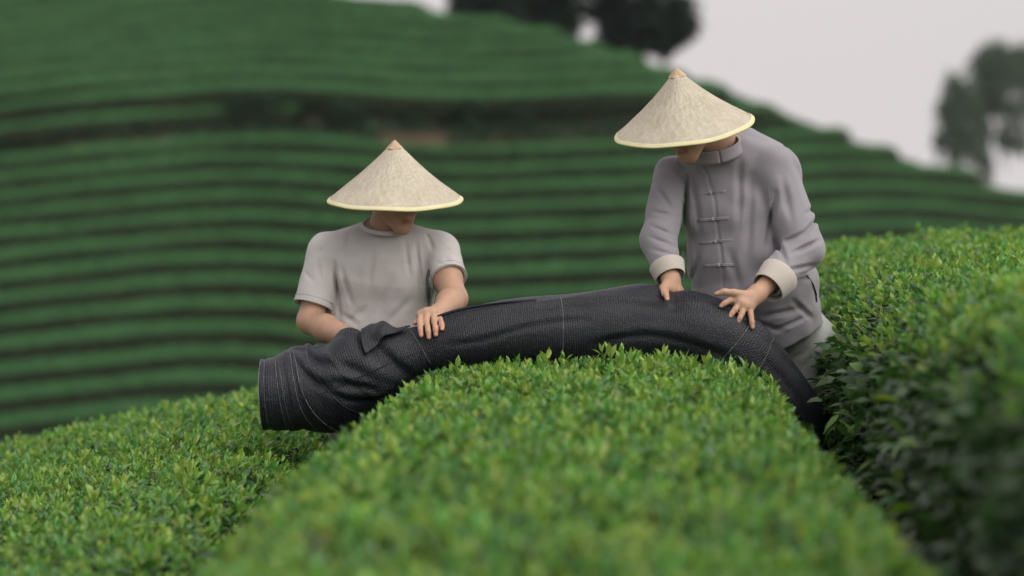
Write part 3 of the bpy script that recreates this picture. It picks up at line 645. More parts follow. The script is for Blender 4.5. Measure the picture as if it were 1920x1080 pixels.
# ------------------------------------------------------------------ implicit surfaces for the people
class Field:
    def __init__(s, lo, hi, h):
        s.h = h; s.lo = np.array(lo, float); n = np.ceil((np.array(hi)-s.lo)/h).astype(int)+1
        s.ax = [s.lo[i]+np.arange(n[i])*h for i in range(3)]; s.d = np.full(n, .5, np.float32)
    def slab(s, lo, hi):
        sl = []
        for i in range(3):
            a = max(0, int((lo[i]-s.lo[i])/s.h)); b = min(len(s.ax[i]), int((hi[i]-s.lo[i])/s.h)+2); sl.append(slice(a, max(a, b)))
        return tuple(sl), [s.ax[0][sl[0]][:, None, None].astype(np.float32), s.ax[1][sl[1]][None, :, None].astype(np.float32), s.ax[2][sl[2]][None, None, :].astype(np.float32)]
    def put(s, fn, lo, hi, k, mode='add'):
        m = .03+k; sl, g = s.slab(np.array(lo)-m, np.array(hi)+m)
        if any(q.stop <= q.start for q in sl): return
        dn = fn(*g); d = s.d[sl]
        if mode == 'sub': dn = -dn; d, dn = -d, -dn
        if k > 0:
            h = np.maximum(k-np.abs(d-dn), 0)/k; r = np.minimum(d, dn)-h*h*k*.25
        else: r = np.minimum(d, dn)
        s.d[sl] = -r if mode == 'sub' else r
    def cone(s, a, b, ra, rb, k=.02, mode='add', cut=False):
        a, b = np.asarray(a, float), np.asarray(b, float); ba = b-a; L2 = float(ba@ba)+1e-12; r = max(ra, rb)
        def fn(x, y, z):
            t0 = ((x-a[0])*ba[0]+(y-a[1])*ba[1]+(z-a[2])*ba[2])/L2; t = np.clip(t0, 0, 1)
            d = np.sqrt((x-a[0]-t*ba[0])**2+(y-a[1]-t*ba[1])**2+(z-a[2]-t*ba[2])**2)-(ra+(rb-ra)*t)
            if cut: d = np.maximum(d, (t0-1)*math.sqrt(L2))
            return d
        s.put(fn, np.minimum(a, b)-r, np.maximum(a, b)+r, k, mode)
    def chain(s, pts, rad, k=.012, mode='add'):
        for i in range(len(pts)-1): s.cone(pts[i], pts[i+1], rad[i], rad[i+1], k, mode)
    def ell(s, c, r, R=None, k=.02, mode='add'):
        c = np.asarray(c, float); r = np.asarray(r, float); R = np.eye(3) if R is None else R; m = r.max()
        def fn(x, y, z):
            q = [R[0, i]*(x-c[0])+R[1, i]*(y-c[1])+R[2, i]*(z-c[2]) for i in range(3)]
            k0 = np.sqrt(sum((q[i]/r[i])**2 for i in range(3))); k1 = np.sqrt(sum((q[i]/r[i]**2)**2 for i in range(3)))+1e-6
            return k0*(k0-1)/k1
        s.put(fn, c-m, c+m, k, mode)
    def loft(s, pts, hw, hd, lat, k=.03, n=2.3, grow=0.0):
        """chain of flattened sections: half width hw along lat, half depth hd across it"""
        lat = np.asarray(lat, float); lat = lat/np.linalg.norm(lat)
        for i in range(len(pts)-1):
            a, b = np.asarray(pts[i], float), np.asarray(pts[i+1], float); ba = b-a; Ln = np.linalg.norm(ba); axn = ba/Ln
            la = lat-axn*(lat@axn); la /= np.linalg.norm(la); dp = np.cross(axn, la)
            w0, w1, e0, e1 = hw[i]+grow, hw[i+1]+grow, hd[i]+grow, hd[i+1]+grow
            def fn(x, y, z):
                vx, vy, vz = x-a[0], y-a[1], z-a[2]
                t0 = (vx*axn[0]+vy*axn[1]+vz*axn[2])/Ln; t = np.clip(t0, 0, 1); e = (t0-t)*Ln
                u = np.abs(vx*la[0]+vy*la[1]+vz*la[2]); q = np.abs(vx*dp[0]+vy*dp[1]+vz*dp[2])
                W = w0+(w1-w0)*t; D = e0+(e1-e0)*t
                f = ((u/W)**n+(q/D)**n+(np.abs(e)/(.6*D))**n)**(1/n)
                return (f-1)*np.minimum(W, D)*.9
            m = max(w0, w1, e0, e1); s.put(fn, np.minimum(a, b)-m, np.maximum(a, b)+m, k)
    def crease(s, A, B, w, amp, ymax=None):
        """fold seen from the front: valley with raised shoulders along the segment A-B (projected on x,z)"""
        A, B = np.asarray(A, float), np.asarray(B, float); lo = np.minimum(A, B)-3*w; hi = np.maximum(A, B)+3*w; lo[1] = -99; hi[1] = ymax if ymax else 99
        sl, (x, y, z) = s.slab(lo, hi)
        if any(q.stop <= q.start for q in sl): return
        ba = (B-A)[[0, 2]]; L2 = ba@ba+1e-9; t0 = ((x-A[0])*ba[0]+(z-A[2])*ba[1])/L2; t = np.clip(t0, 0, 1)
        q = np.sqrt((x-A[0]-t*ba[0])**2+(z-A[2]-t*ba[1])**2)/(w*.78)
        s.d[sl] += (1.55*amp*np.exp(-q*q)*(1-1.1*q*q)*np.sin(np.clip(t*.9+.08, 0, 1)*math.pi)).astype(np.float32)
    def fold_noise(s, amp, scale, seed):
        x, y, z = s.ax[0][:, None, None], s.ax[1][None, :, None], s.ax[2][None, None, :]; r = np.random.default_rng(seed); t = 0
        for k in range(5):
            v = r.standard_normal(3); v /= np.linalg.norm(v); v *= 2*math.pi/scale*r.uniform(.6, 1.6)
            t = t+np.sin((x*v[0]).astype(np.float32)+(y*v[1]).astype(np.float32)+(z*v[2]+r.uniform(0, 6)).astype(np.float32))
        s.d += (amp*t/3).astype(np.float32)
    def hit(s, px, py, d0=7.4):
        u = P(px, py, 1.0)-np.array([0, 0, CAMZ])
        for d in np.arange(d0, 9.2, .002):
            p = np.array([0, 0, CAMZ])+u*d; i = np.round((p-s.lo)/s.h).astype(int)
            if (i < 0).any() or (i >= s.d.shape).any(): continue
            if s.d[tuple(i)] < 0: return p
        return P(px, py, 8.1)
    def mesh(s):
        f = s.d; ins = f < 0
        cnt = np.zeros(tuple(n-1 for n in f.shape), np.int8)
        for a in (0, 1):
            for b in (0, 1):
                for c in (0, 1): cnt += ins[a:f.shape[0]-1+a, b:f.shape[1]-1+b, c:f.shape[2]-1+c]
        act = np.argwhere((cnt > 0) & (cnt < 8)); idx = np.full(cnt.shape, -1, np.int32); idx[tuple(act.T)] = np.arange(len(act))
        co = np.array([(a, b, c) for a in (0, 1) for b in (0, 1) for c in (0, 1)])
        val = np.stack([f[tuple((act+o).T)] for o in co], 1)
        acc = np.zeros((len(act), 3)); num = np.zeros(len(act))
        for i in range(8):
            for j in range(i+1, 8):
                if np.abs(co[i]-co[j]).sum() == 1:
                    m = (val[:, i] < 0) != (val[:, j] < 0); t = val[m, i]/(val[m, i]-val[m, j])
                    acc[m] += co[i]+(co[j]-co[i])*t[:, None]; num[m] += 1
        V = s.lo+(act+acc/num[:, None])*s.h
        Q = []
        for ax in range(3):
            n1 = [slice(1, -1)]*3; a = [slice(1, -1)]*3; b = [slice(1, -1)]*3; a[ax] = slice(0, -1); b[ax] = slice(1, None)
            ia, ib = ins[tuple(a)], ins[tuple(b)]; e = np.argwhere(ia != ib)
            off = np.ones(3, int); off[ax] = 0; e = e+off
            u, v = np.eye(3, dtype=int)[(ax+1) % 3], np.eye(3, dtype=int)[(ax+2) % 3]
            q = np.stack([idx[tuple((e-u-v).T)], idx[tuple((e-v).T)], idx[tuple(e.T)], idx[tuple((e-u).T)]], 1)
            fl = ~ins[tuple(e.T)]; q[fl] = q[fl][:, ::-1]; Q.append(q)
        Q = np.concatenate(Q); Q = Q[(Q >= 0).all(1)]
        # one light smoothing pass
        for _ in range(1):
            sm = np.zeros_like(V); nn = np.zeros(len(V))
            for i in range(4):
                for j in ((i+1) % 4, (i+3) % 4): np.add.at(sm, Q[:, i], V[Q[:, j]]); np.add.at(nn, Q[:, i], 1)
            V = V*.6+sm/np.maximum(nn, 1)[:, None]*.4
        return V, Q

def unit(v): v = np.asarray(v, float); return v/np.linalg.norm(v)
def head_frame(yaw, pitch, roll):
    """columns: face-right-in-picture, forward, up. yaw>0 turns the face to picture right, pitch>0 looks down"""
    f = np.array([math.sin(yaw)*math.cos(pitch), -math.cos(yaw)*math.cos(pitch), -math.sin(pitch)])
    r = unit(np.cross(f, [0, 0, 1]))*-1; u = np.cross(r, f)*-1
    if u[2] < 0: u = -u
    r2 = r*math.cos(roll)+u*math.sin(roll); u2 = -r*math.sin(roll)+u*math.cos(roll)
    return np.stack([r2, f, u2], 1)
SKIN = np.array([.45, .275, .188]); LIP = np.array([.36, .14, .11]); BROW = np.array([.03, .022, .018])
def build_head(F, c, R, neck, k=.94):
    W = lambda a, b, d: c+R@(np.array([a, b, d])*k)
    F.ell(W(0, -.014, .035), np.array([.078, .098, .086])*k, R, .02)
    F.ell(W(0, .035, -.025), np.array([.064, .058, .082])*k, R, .03)
    F.cone(W(0, .02, -.06), W(0, .066, -.102), .05*k, .024*k, .03)
    for s in (-1, 1):
        F.cone(W(s*.052, -.005, -.055), W(s*.016, .066, -.104), .018*k, .016*k, .03)
        F.ell(W(s*.038, .062, -.018), np.array([.026, .024, .026])*k, R, .02)
        F.ell(W(s*.033, .098, .004), np.array([.015, .012, .010])*k, R, .012, 'sub')
        F.ell(W(s*.032, .081, .003), np.array([.013, .012, .011])*k, R, .004)
        F.cone(W(s*.014, .089, .022), W(s*.048, .078, .022), .009*k, .007*k, .012)
        F.ell(W(s*.013, .097, -.034), np.array([.010, .011, .009])*k, R, .008)
        F.ell(W(s*.079, -.012, -.008), np.array([.010, .021, .032])*k, R, .008)
        F.cone(W(s*.004, .094, -.062), W(s*.021, .082, -.066), .0062*k, .004*k, .006)
    F.cone(W(0, .09, .014), W(0, .111, -.028), .008*k, .0115*k, .012)
    F.cone(W(-.015, .086, -.076), W(.015, .086, -.076), .0068*k, .0068*k, .008)
    F.ell(W(0, .083, -.069), np.array([.022, .006, .0018])*k, R, .003, 'sub')
    F.cone(W(0, -.03, -.04), neck, .055, .06, .03)
    return W
def hand(F, wrist, knuckles, fingers, thumb, k=.010, pr=.0135, fr=(.0092, .0086, .0074)):
    for q in knuckles: F.cone(wrist, q, .021, pr, .02)
    for a, b in zip(knuckles[:-1], knuckles[1:]): F.cone(a, b, pr, pr, .012)
    for q, fg in zip(knuckles, fingers):
        pts = [q]+list(fg); rd = np.linspace(.0108, .0084, len(pts)); F.chain(pts, rd, .0035)
    F.chain(thumb, np.linspace(.014, .0085, len(thumb)), .008)
def body_tint(V, lips=None, brows=None, tips=()):
    T = np.tile(SKIN, (len(V), 1)); 
    def blend(c, col, r):
        nonlocal T
        d = np.linalg.norm(V-c, axis=1); w_ = np.clip(1-(d/r)**2, 0, 1)[:, None]; T = T*(1-w_)+np.array(col)*w_
    for c in lips or []: blend(c, LIP, .013)
    for c in brows or []: blend(c, BROW, .010)
    for c in tips: blend(c, SKIN*np.array([1.03, .80, .78]), .022)
    for c in tips: blend(np.asarray(c)+[0, -.0085, .002], [.60, .43, .36], .0065)
    return T
M_skin = attr_mat('skin', .5, .4, .12, .25, 260, .0015)
M_hair = noisy_mat('black_hair', (.008, .007, .006), (.02, .017, .015), 90, .5, .4, .6, 300)
M_tee = cloth_mat('grey_beige_cotton', (.49, .468, .46))
M_jacket = cloth_mat('mauve_grey_linen', (.262, .249, .275))
M_jacket_trim = cloth_mat('mauve_grey_trim', (.30, .275, .305))
M_cuff = cloth_mat('off_white_cotton', (.47, .43, .385))
M_trousers = cloth_mat('pale_grey_trousers', (.42, .44, .42))
M_trousers_dark = cloth_mat('charcoal_trousers', (.05, .05, .055))
M_shoe = noisy_mat('dark_rubber', (.02, .02, .02), (.05, .045, .04), 30, .7, .3)
M_dark = noisy_mat('dark_piping', (.02, .02, .025), (.03, .03, .035), 50, .8, .2)

def legs_and_shoes(root, hip, lat, gz, F_body, mat, dy=(0, .12), knee_f=.05, wid=.09, trouser_top=None):
    """legs in the body field, trousers and shoes as clothing"""
    lat = unit(lat); FT = Field(np.array([hip[0]-.30, hip[1]-.28, gz+.03]), np.array([hip[0]+.30, hip[1]+.32, hip[2]+.16]), .008)
    for s, oy in zip((-1, 1), dy):
        hj = hip+lat*s*wid; ft = np.array([hj[0]+s*.02, hj[1]+oy, gz+.08]); kn = (hj+ft)/2+np.array([0, -knee_f, .02])
        for F, gr in ((F_body, 0), (FT, .014)):
            F.cone(hj, kn, .082+gr, .056+gr, .04); F.cone(kn, ft, .055+gr, .040+gr*1.6, .03)
        F_body.cone(ft+[0, .03, -.04], ft+[0, -.13, -.055], .038, .026, .02)
        ft0 = ft
        FS = Field(ft+np.array([-.09, -.26, -.1]), ft+np.array([.09, .14, .06]), .007)
        FS.cone(ft+[0, .035, -.03], ft+[0, -.16, -.045], .048, .036, .03); FS.cone(ft+[0, .01, -.03], ft+[0, .01, .02], .05, .047, .02)
        FS.put(lambda x, y, z: (gz+.008-z)+0*x+0*y, ft-.3, ft+np.array([.3, .3, -.09]), 0, 'sub') if False else None
        V, Q = FS.mesh(); V[:, 2] = np.maximum(V[:, 2], gz+.004); mesh_obj('shoe', V, Q, M_shoe, root)
    FT.loft([hip+[0, 0, -.07], hip+[0, 0, .02], hip+[0, 0, .11] if trouser_top is None else trouser_top], [.165, .172, .155], [.115, .12, .105], lat, .04)
    return FT

def make_hat(label, c, axis, R, H, seed):
    rng = np.random.default_rng(seed); axis = unit(axis)
    root = empty('conical_hat', c); tag(root, label, 'hat', 'woven conical hats')
    a = unit(np.cross([0, 1, 0], axis)); b = np.cross(axis, a)
    nr, na = 60, 180; t = np.linspace(0, 1, nr); an = np.arange(na)*2*math.pi/na
    T_, A_ = np.meshgrid(t, an, indexing='ij')
    rad = R*(T_**1.04); hz = H*(1-T_) - .010*np.sin(T_*math.pi) + .0016*np.sin(A_*3+seed)*T_ + .0012*np.sin(A_*7+1)*T_ + .004*np.sin(A_*2+seed*2.3)*np.sin(T_*math.pi) + .002*np.sin(A_*5+T_*4+seed*1.7)*np.sin(T_*math.pi)
    # woven strips: crossing spirals give real relief
    s1 = np.sin(A_*32+T_*26); s2 = np.sin(A_*32-T_*26); rel = .0011*np.where(np.sin(A_*16)*np.sin(T_*26) > 0, s1, s2)*np.clip(T_*4-.3, 0, 1)*np.clip((1-T_)*14, 0, 1)
    hz = hz+rel
    pt = lambda r_, h_: c + a*(r_*np.cos(A_))[..., None] + b*(r_*np.sin(A_))[..., None] + axis*h_[..., None]
    V = np.concatenate([pt(rad, hz).reshape(-1, 3), pt(rad*.985, hz-.006).reshape(-1, 3)])
    F = grid_faces(nr, na, True); F2 = F[:, ::-1]+nr*na
    ed = np.array([[(nr-1)*na+i, (nr-1)*na+(i+1) % na, nr*na+(nr-1)*na+(i+1) % na, nr*na+(nr-1)*na+i] for i in range(na)])[:, ::-1]
    sa = R/math.hypot(R, H); sr = T_*math.hypot(R, H); uvs = np.stack([sr*np.cos(A_*sa), sr*np.sin(A_*sa), 0*T_], -1).reshape(-1, 3)
    o = mesh_obj('woven_cone', V, np.concatenate([F[:, ::-1], F2[:, ::-1], ed]), M_straw, root, uv=np.concatenate([uvs, uvs]))
    rim = c + (R*1.0)*(np.cos(an)[:, None]*a+np.sin(an)[:, None]*b) + axis*(-.002+.0016*np.sin(an*3+seed)+.0012*np.sin(an*7+1))[:, None]
    V, F = tube(np.concatenate([rim, rim[:1]]), .0036, 8); mesh_obj('rim_binding', V, F, M_rim, root)
    # sewn band just inside the binding
    tb = np.linspace(.965, 1.003, 5); TB, AB = np.meshgrid(tb, an, indexing='ij'); A_ = AB
    hzb = H*(1-TB)-.010*np.sin(TB*math.pi)+.0016*np.sin(AB*3+seed)*TB+.0012*np.sin(AB*7+1)*TB+.0022
    V = pt(R*TB**1.04, hzb).reshape(-1, 3); mesh_obj('rim_band', V, grid_faces(5, na, True)[:, ::-1].copy(), M_rimband, root)
    tb = np.linspace(0.0, .13, 8); TB, AB = np.meshgrid(tb, an, indexing='ij'); A_ = AB
    V = pt(R*TB**1.04+.0008, H*(1-TB)-.010*np.sin(TB*math.pi)+.0014+0*AB-.004*np.clip(1-TB/.03, 0, 1)**2+.0015*np.sin(AB*5)*TB*8).reshape(-1, 3)
    mesh_obj('tip_patch', V, grid_faces(8, na, True)[:, ::-1].copy(), M_tip, root)
    return root
def straw_mat():
    m, nt, p, o = new_mat('woven_straw')
    at = N(nt, 'ShaderNodeAttribute', attribute_name='surf')
    def bricks(rot):
        mp = N(nt, 'ShaderNodeMapping'); mp.inputs['Rotation'].default_value = (0, 0, rot); nt.links.new(at.outputs['Vector'], mp.inputs[0])
        br = N(nt, 'ShaderNodeTexBrick'); br.inputs['Scale'].default_value = 1.0; br.inputs['Color1'].default_value = (.83, .82, .80, 1); br.inputs['Color2'].default_value = (1.04, 1.02, 1.0, 1); br.inputs['Mortar'].default_value = (.80, .77, .72, 1)
        br.inputs['Mortar Size'].default_value = .0006; br.inputs['Brick Width'].default_value = .034; br.inputs['Row Height'].default_value = .0085; nt.links.new(mp.outputs[0], br.inputs['Vector']); return br
    br, brb = bricks(.62), bricks(-.75)
    ck = N(nt, 'ShaderNodeTexNoise'); ck.inputs['Scale'].default_value = 38; ck.inputs['Detail'].default_value = 1; nt.links.new(at.outputs['Vector'], ck.inputs['Vector'])
    gt = N(nt, 'ShaderNodeMath', operation='GREATER_THAN'); gt.inputs[1].default_value = .5; nt.links.new(ck.outputs[0], gt.inputs[0])
    mxb = N(nt, 'ShaderNodeMix', data_type='RGBA'); nt.links.new(gt.outputs[0], mxb.inputs[0]); nt.links.new(br.outputs['Color'], mxb.inputs[6]); nt.links.new(brb.outputs['Color'], mxb.inputs[7])
    tcn = N(nt, 'ShaderNodeTexCoord'); nz = N(nt, 'ShaderNodeTexNoise'); nz.inputs['Scale'].default_value = 14; nz.inputs['Detail'].default_value = 8; nt.links.new(tcn.outputs['Object'], nz.inputs['Vector'])
    r = ramp(nt, [(.3, (.455, .415, .325)), (.5, (.50, .46, .37)), (.72, (.535, .495, .405))]); nt.links.new(nz.outputs[0], r.inputs[0])
    mu = N(nt, 'ShaderNodeMix', data_type='RGBA', blend_type='MULTIPLY'); mu.inputs[0].default_value = .8; nt.links.new(r.outputs[0], mu.inputs[6]); nt.links.new(mxb.outputs[2], mu.inputs[7])
    # short dark gaps in the weave
    mp2 = N(nt, 'ShaderNodeMapping'); mp2.inputs['Scale'].default_value = (60, 150, 1); mp2.inputs['Rotation'].default_value = (0, 0, .62); nt.links.new(at.outputs['Vector'], mp2.inputs[0])
    vo = N(nt, 'ShaderNodeTexNoise'); vo.inputs['Scale'].default_value = 1; vo.inputs['Detail'].default_value = 1; nt.links.new(mp2.outputs[0], vo.inputs['Vector'])
    r3 = ramp(nt, [(.70, (1, 1, 1)), (.76, (.72, .66, .58))]); nt.links.new(vo.outputs[0], r3.inputs[0])
    mu2 = N(nt, 'ShaderNodeMix', data_type='RGBA', blend_type='MULTIPLY'); mu2.inputs[0].default_value = 1; nt.links.new(mu.outputs[2], mu2.inputs[6]); nt.links.new(r3.outputs[0], mu2.inputs[7])
    nt.links.new(mu2.outputs[2], p.inputs['Base Color'])
    p.inputs['Roughness'].default_value = .65; p.inputs['Specular IOR Level'].default_value = .3
    b = N(nt, 'ShaderNodeBump'); b.inputs['Strength'].default_value = .5; b.inputs['Distance'].default_value = .002; nt.links.new(br.outputs['Fac'], b.inputs['Height']); b.invert = True; nt.links.new(b.outputs[0], p.inputs['Normal'])
    return m
M_straw = straw_mat()
M_rim = noisy_mat('pale_yellow_binding', (.60, .56, .28), (.68, .64, .36), 40, .6, .3, .3, 300)
M_rimband = noisy_mat('pale_yellow_band', (.62, .58, .36), (.68, .63, .42), 30, .65, .3, .3, 300)
M_tip = noisy_mat('tan_leaf_patch', (.46, .33, .215), (.54, .41, .29), 60, .7, .3, .4, 200)

VX = .0049
# ------------------------------------------------------------------ man in the T-shirt (left)
def man_tee():
    neck = P(722, 436, 8.36); SL, SR = P(614, 474, 8.39), P(824, 472, 8.38)
    EL, WL = P(581, 602, 8.32), P(682, 645, 8.06); ER, WR = P(852, 560, 8.20), P(824, 586, 7.97)
    chest, waist, hip = P(719, 510, 8.40), P(714, 615, 8.42), P(712, 700, 8.44)
    lat = np.array([1, 0, 0.])
    gz = float(ground_z(np.array(hip[0]), np.array(hip[1])))
    root = empty('person', (hip[0], hip[1], gz)); tag(root, 'man in a grey-beige T-shirt standing at the left part of the net roll', 'person')
    B = Field([-1.0, 7.66, gz-.02], [-.05, 8.75, P(0, 285, 8.3)[2]], VX)
    R = head_frame(math.radians(38), math.radians(20), math.radians(2)); chin = P(757, 437, 8.25)
    hc = chin - R@(np.array([0, .078, -.122])*.94)
    W = build_head(B, hc, R, neck)
    B.loft([neck+[0, 0, -.06], chest, waist, hip], [.09, .145, .14, .15], [.07, .10, .095, .105], lat, .03)
    for s, e in ((SL, EL), (SR, ER)):
        B.cone(neck+[0, .01, -.025], s, .05, .05, .03); B.cone(s, s*.45+e*.55, .052, .048, .02); B.cone(s*.45+e*.55, e, .048, .043, .02)
    for e, w_ in ((EL, WL), (ER, WR)):
        q = e*.68+w_*.32; B.cone(e, q, .043, .045, .02); B.cone(q, w_, .045, .028, .02)
    # hand on the roll (his left)
    kn = [P(789, 590, 7.875), P(801, 586, 7.87), P(813, 587, 7.872), P(824, 591, 7.885)]
    fg = [[P(787, 604, 7.825), P(788, 618, 7.795), P(790, 629, 7.787)], [P(800, 604, 7.82), P(803, 621, 7.788), P(804, 633, 7.782)],
          [P(814, 604, 7.825), P(817, 618, 7.793), P(817, 628, 7.786)], [P(827, 601, 7.838), P(829, 610, 7.805), P(829, 617, 7.79)]]
    hand(B, WR, kn, fg, [P(812, 594, 7.94), P(790, 598, 7.90), P(778, 606, 7.86)])
    # other hand, behind the roll
    kn2 = [P(706, 648, 8.02), P(708, 656, 8.02), P(707, 664, 8.03), P(704, 671, 8.05)]
    fg2 = [[q+np.array([.03, -.01, -.01]), q+np.array([.05, -.02, -.025])] for q in kn2]
    hand(B, WL, kn2, fg2, [P(690, 640, 8.03), P(706, 636, 8.0), P(720, 640, 7.99)])
    FT = legs_and_shoes(root, hip, lat, gz, B, M_trousers_dark)
    V, Q = B.mesh()
    T = body_tint(V, [W(x, .088, -.069) for x in (-.016, -.008, 0, .008, .016)], [W(s*x, .086, .024) for s in (-1, 1) for x in (.018, .03, .042)], [f[-1] for f in fg])
    mesh_obj('body', V, Q, M_skin, root, tint=T)
    V, Q = FT.mesh(); mesh_obj('trousers', V, Q, M_trousers_dark, root)
    # hair
    H = Field(hc-.16, hc+.16, .006); H.ell(W(0, -.022, .037), np.array([.084, .102, .090])*.94, R, 0)
    H.put(lambda x, y, z: -((x-hc[0])*R[0, 1]+(y-hc[1])*R[1, 1]+(z-hc[2])*R[2, 1]-.045), hc-.2, hc+.2, 0, 'sub')
    H.put(lambda x, y, z: ((x-hc[0])*R[0, 2]+(y-hc[1])*R[1, 2]+(z-hc[2])*R[2, 2]+.035), hc-.2, hc+.2, 0, 'sub')
    V, Q = H.mesh(); mesh_obj('hair', V, Q, M_hair, root)
    # T-shirt
    S = Field([-1.0, 8.05, waist[2]-.16], [-.05, 8.72, P(0, 395, 8.3)[2]], .0048)
    S.loft([neck+[0, .01, -.055], chest+[0, 0, .02], waist, hip+[0, 0, .05]], [.125, .182, .176, .180], [.088, .124, .118, .13], lat, .05, 2.4)
    hemL, hemR = SL*.22+EL*.78+[-.004, 0, 0], SR*.42+ER*.58
    for s, e, r1 in ((SL, hemL, .066), (SR, hemR, .064)):
        S.cone(neck+[0, .012, -.012], s+[0, 0, .002], .062, .066, .045)
        S.cone(s, e, .069, r1, .018, cut=True)
    # hollow sleeve ends and neck opening
    for s, e, r1 in ((SL, hemL, .066), (SR, hemR, .064)):
        u = unit(e-s); S.cone(e-u*.035, e+u*.06, r1-.010, r1-.010, .004, 'sub')
    nk = P(724, 424, 8.33); S.cone(nk+[.0, .0, .056], nk+[.0, -.02, .16], .074, .09, .010, 'sub')
    for A, B_, w_, a_ in [((626, 492), (636, 600), .013, .008), ((805, 500), (800, 600), .012, .008), ((642, 505), (660, 575), .014, .006), ((648, 612), (690, 572), .020, .004), ((640, 590), (676, 612), .018, .004),
                          ((780, 455), (792, 560), .012, .006), ((760, 450), (768, 520), .013, .005), ((700, 470), (690, 540), .02, .004), ((735, 520), (700, 600), .022, .004), ((770, 560), (720, 615), .022, .003),
                          ((596, 490), (602, 535), .014, .004), ((570, 510), (590, 530), .012, .002), ((835, 480), (850, 496), .012, .002), ((815, 490), (838, 494), .010, .002), ((655, 440), (640, 480), .016, .004), ((800, 440), (812, 470), .014, .004)]:
        S.crease(P(*A, 8.3), P(*B_, 8.3), w_, a_, 8.42)
    S.fold_noise(.0018, .09, 5)
    V, Q = S.mesh(); shirt = mesh_obj('t_shirt', V, Q, M_tee, root)
    # ribbed collar
    an = np.linspace(0, 2*math.pi, 49); cc = nk+np.array([.0, .005, -.002])
    ring = cc+np.stack([.081*np.cos(an), .070*np.sin(an), .024*np.sin(an)-.004*np.cos(an)], 1)
    V, F = tube(ring, .0062, 8)
    V2, F2 = tube(ring*1.0+np.array([0, 0, .006]), .0048, 8)
    mesh_obj('collar', *join([(V, F), (V2, F2)]), M_tee, shirt)
    # stitched hems and shoulder seams
    for s, e, r1 in ((SL, hemL, .066), (SR, hemR, .064)):
        u = unit(e-s); a = unit(np.cross(u, [0, 1, 0])); b = np.cross(u, a)
        for q in (.002, .022):
            V, F = tube(e-u*q+(r1+.0016)*(np.cos(an)[:, None]*a+np.sin(an)[:, None]*b), .0022 if q < .01 else .001, 6); mesh_obj('sleeve_hem', V, F, M_tee, shirt)
    for pa in ([(683, 424), (655, 432), (622, 445), (600, 462)], [(772, 424), (795, 432), (822, 446), (842, 462)]):
        pp = []
        for x, y in pa:
            pp.append(S.hit(x, y+4, 8.0))
        tt = np.linspace(0, len(pp)-1, 16); pp = np.array(pp); ip = np.stack([np.interp(tt, range(len(pp)), pp[:, i]) for i in range(3)], 1)
        V, F = tube(ip, .0014, 5); mesh_obj('shoulder_seam', V, F, M_tee, shirt)
    make_hat('upright woven straw conical hat worn by the man in the T-shirt', P(741, 374, 8.27), [0.0, -math.sin(.13), math.cos(.13)], .230, .206, 1)
man_tee()

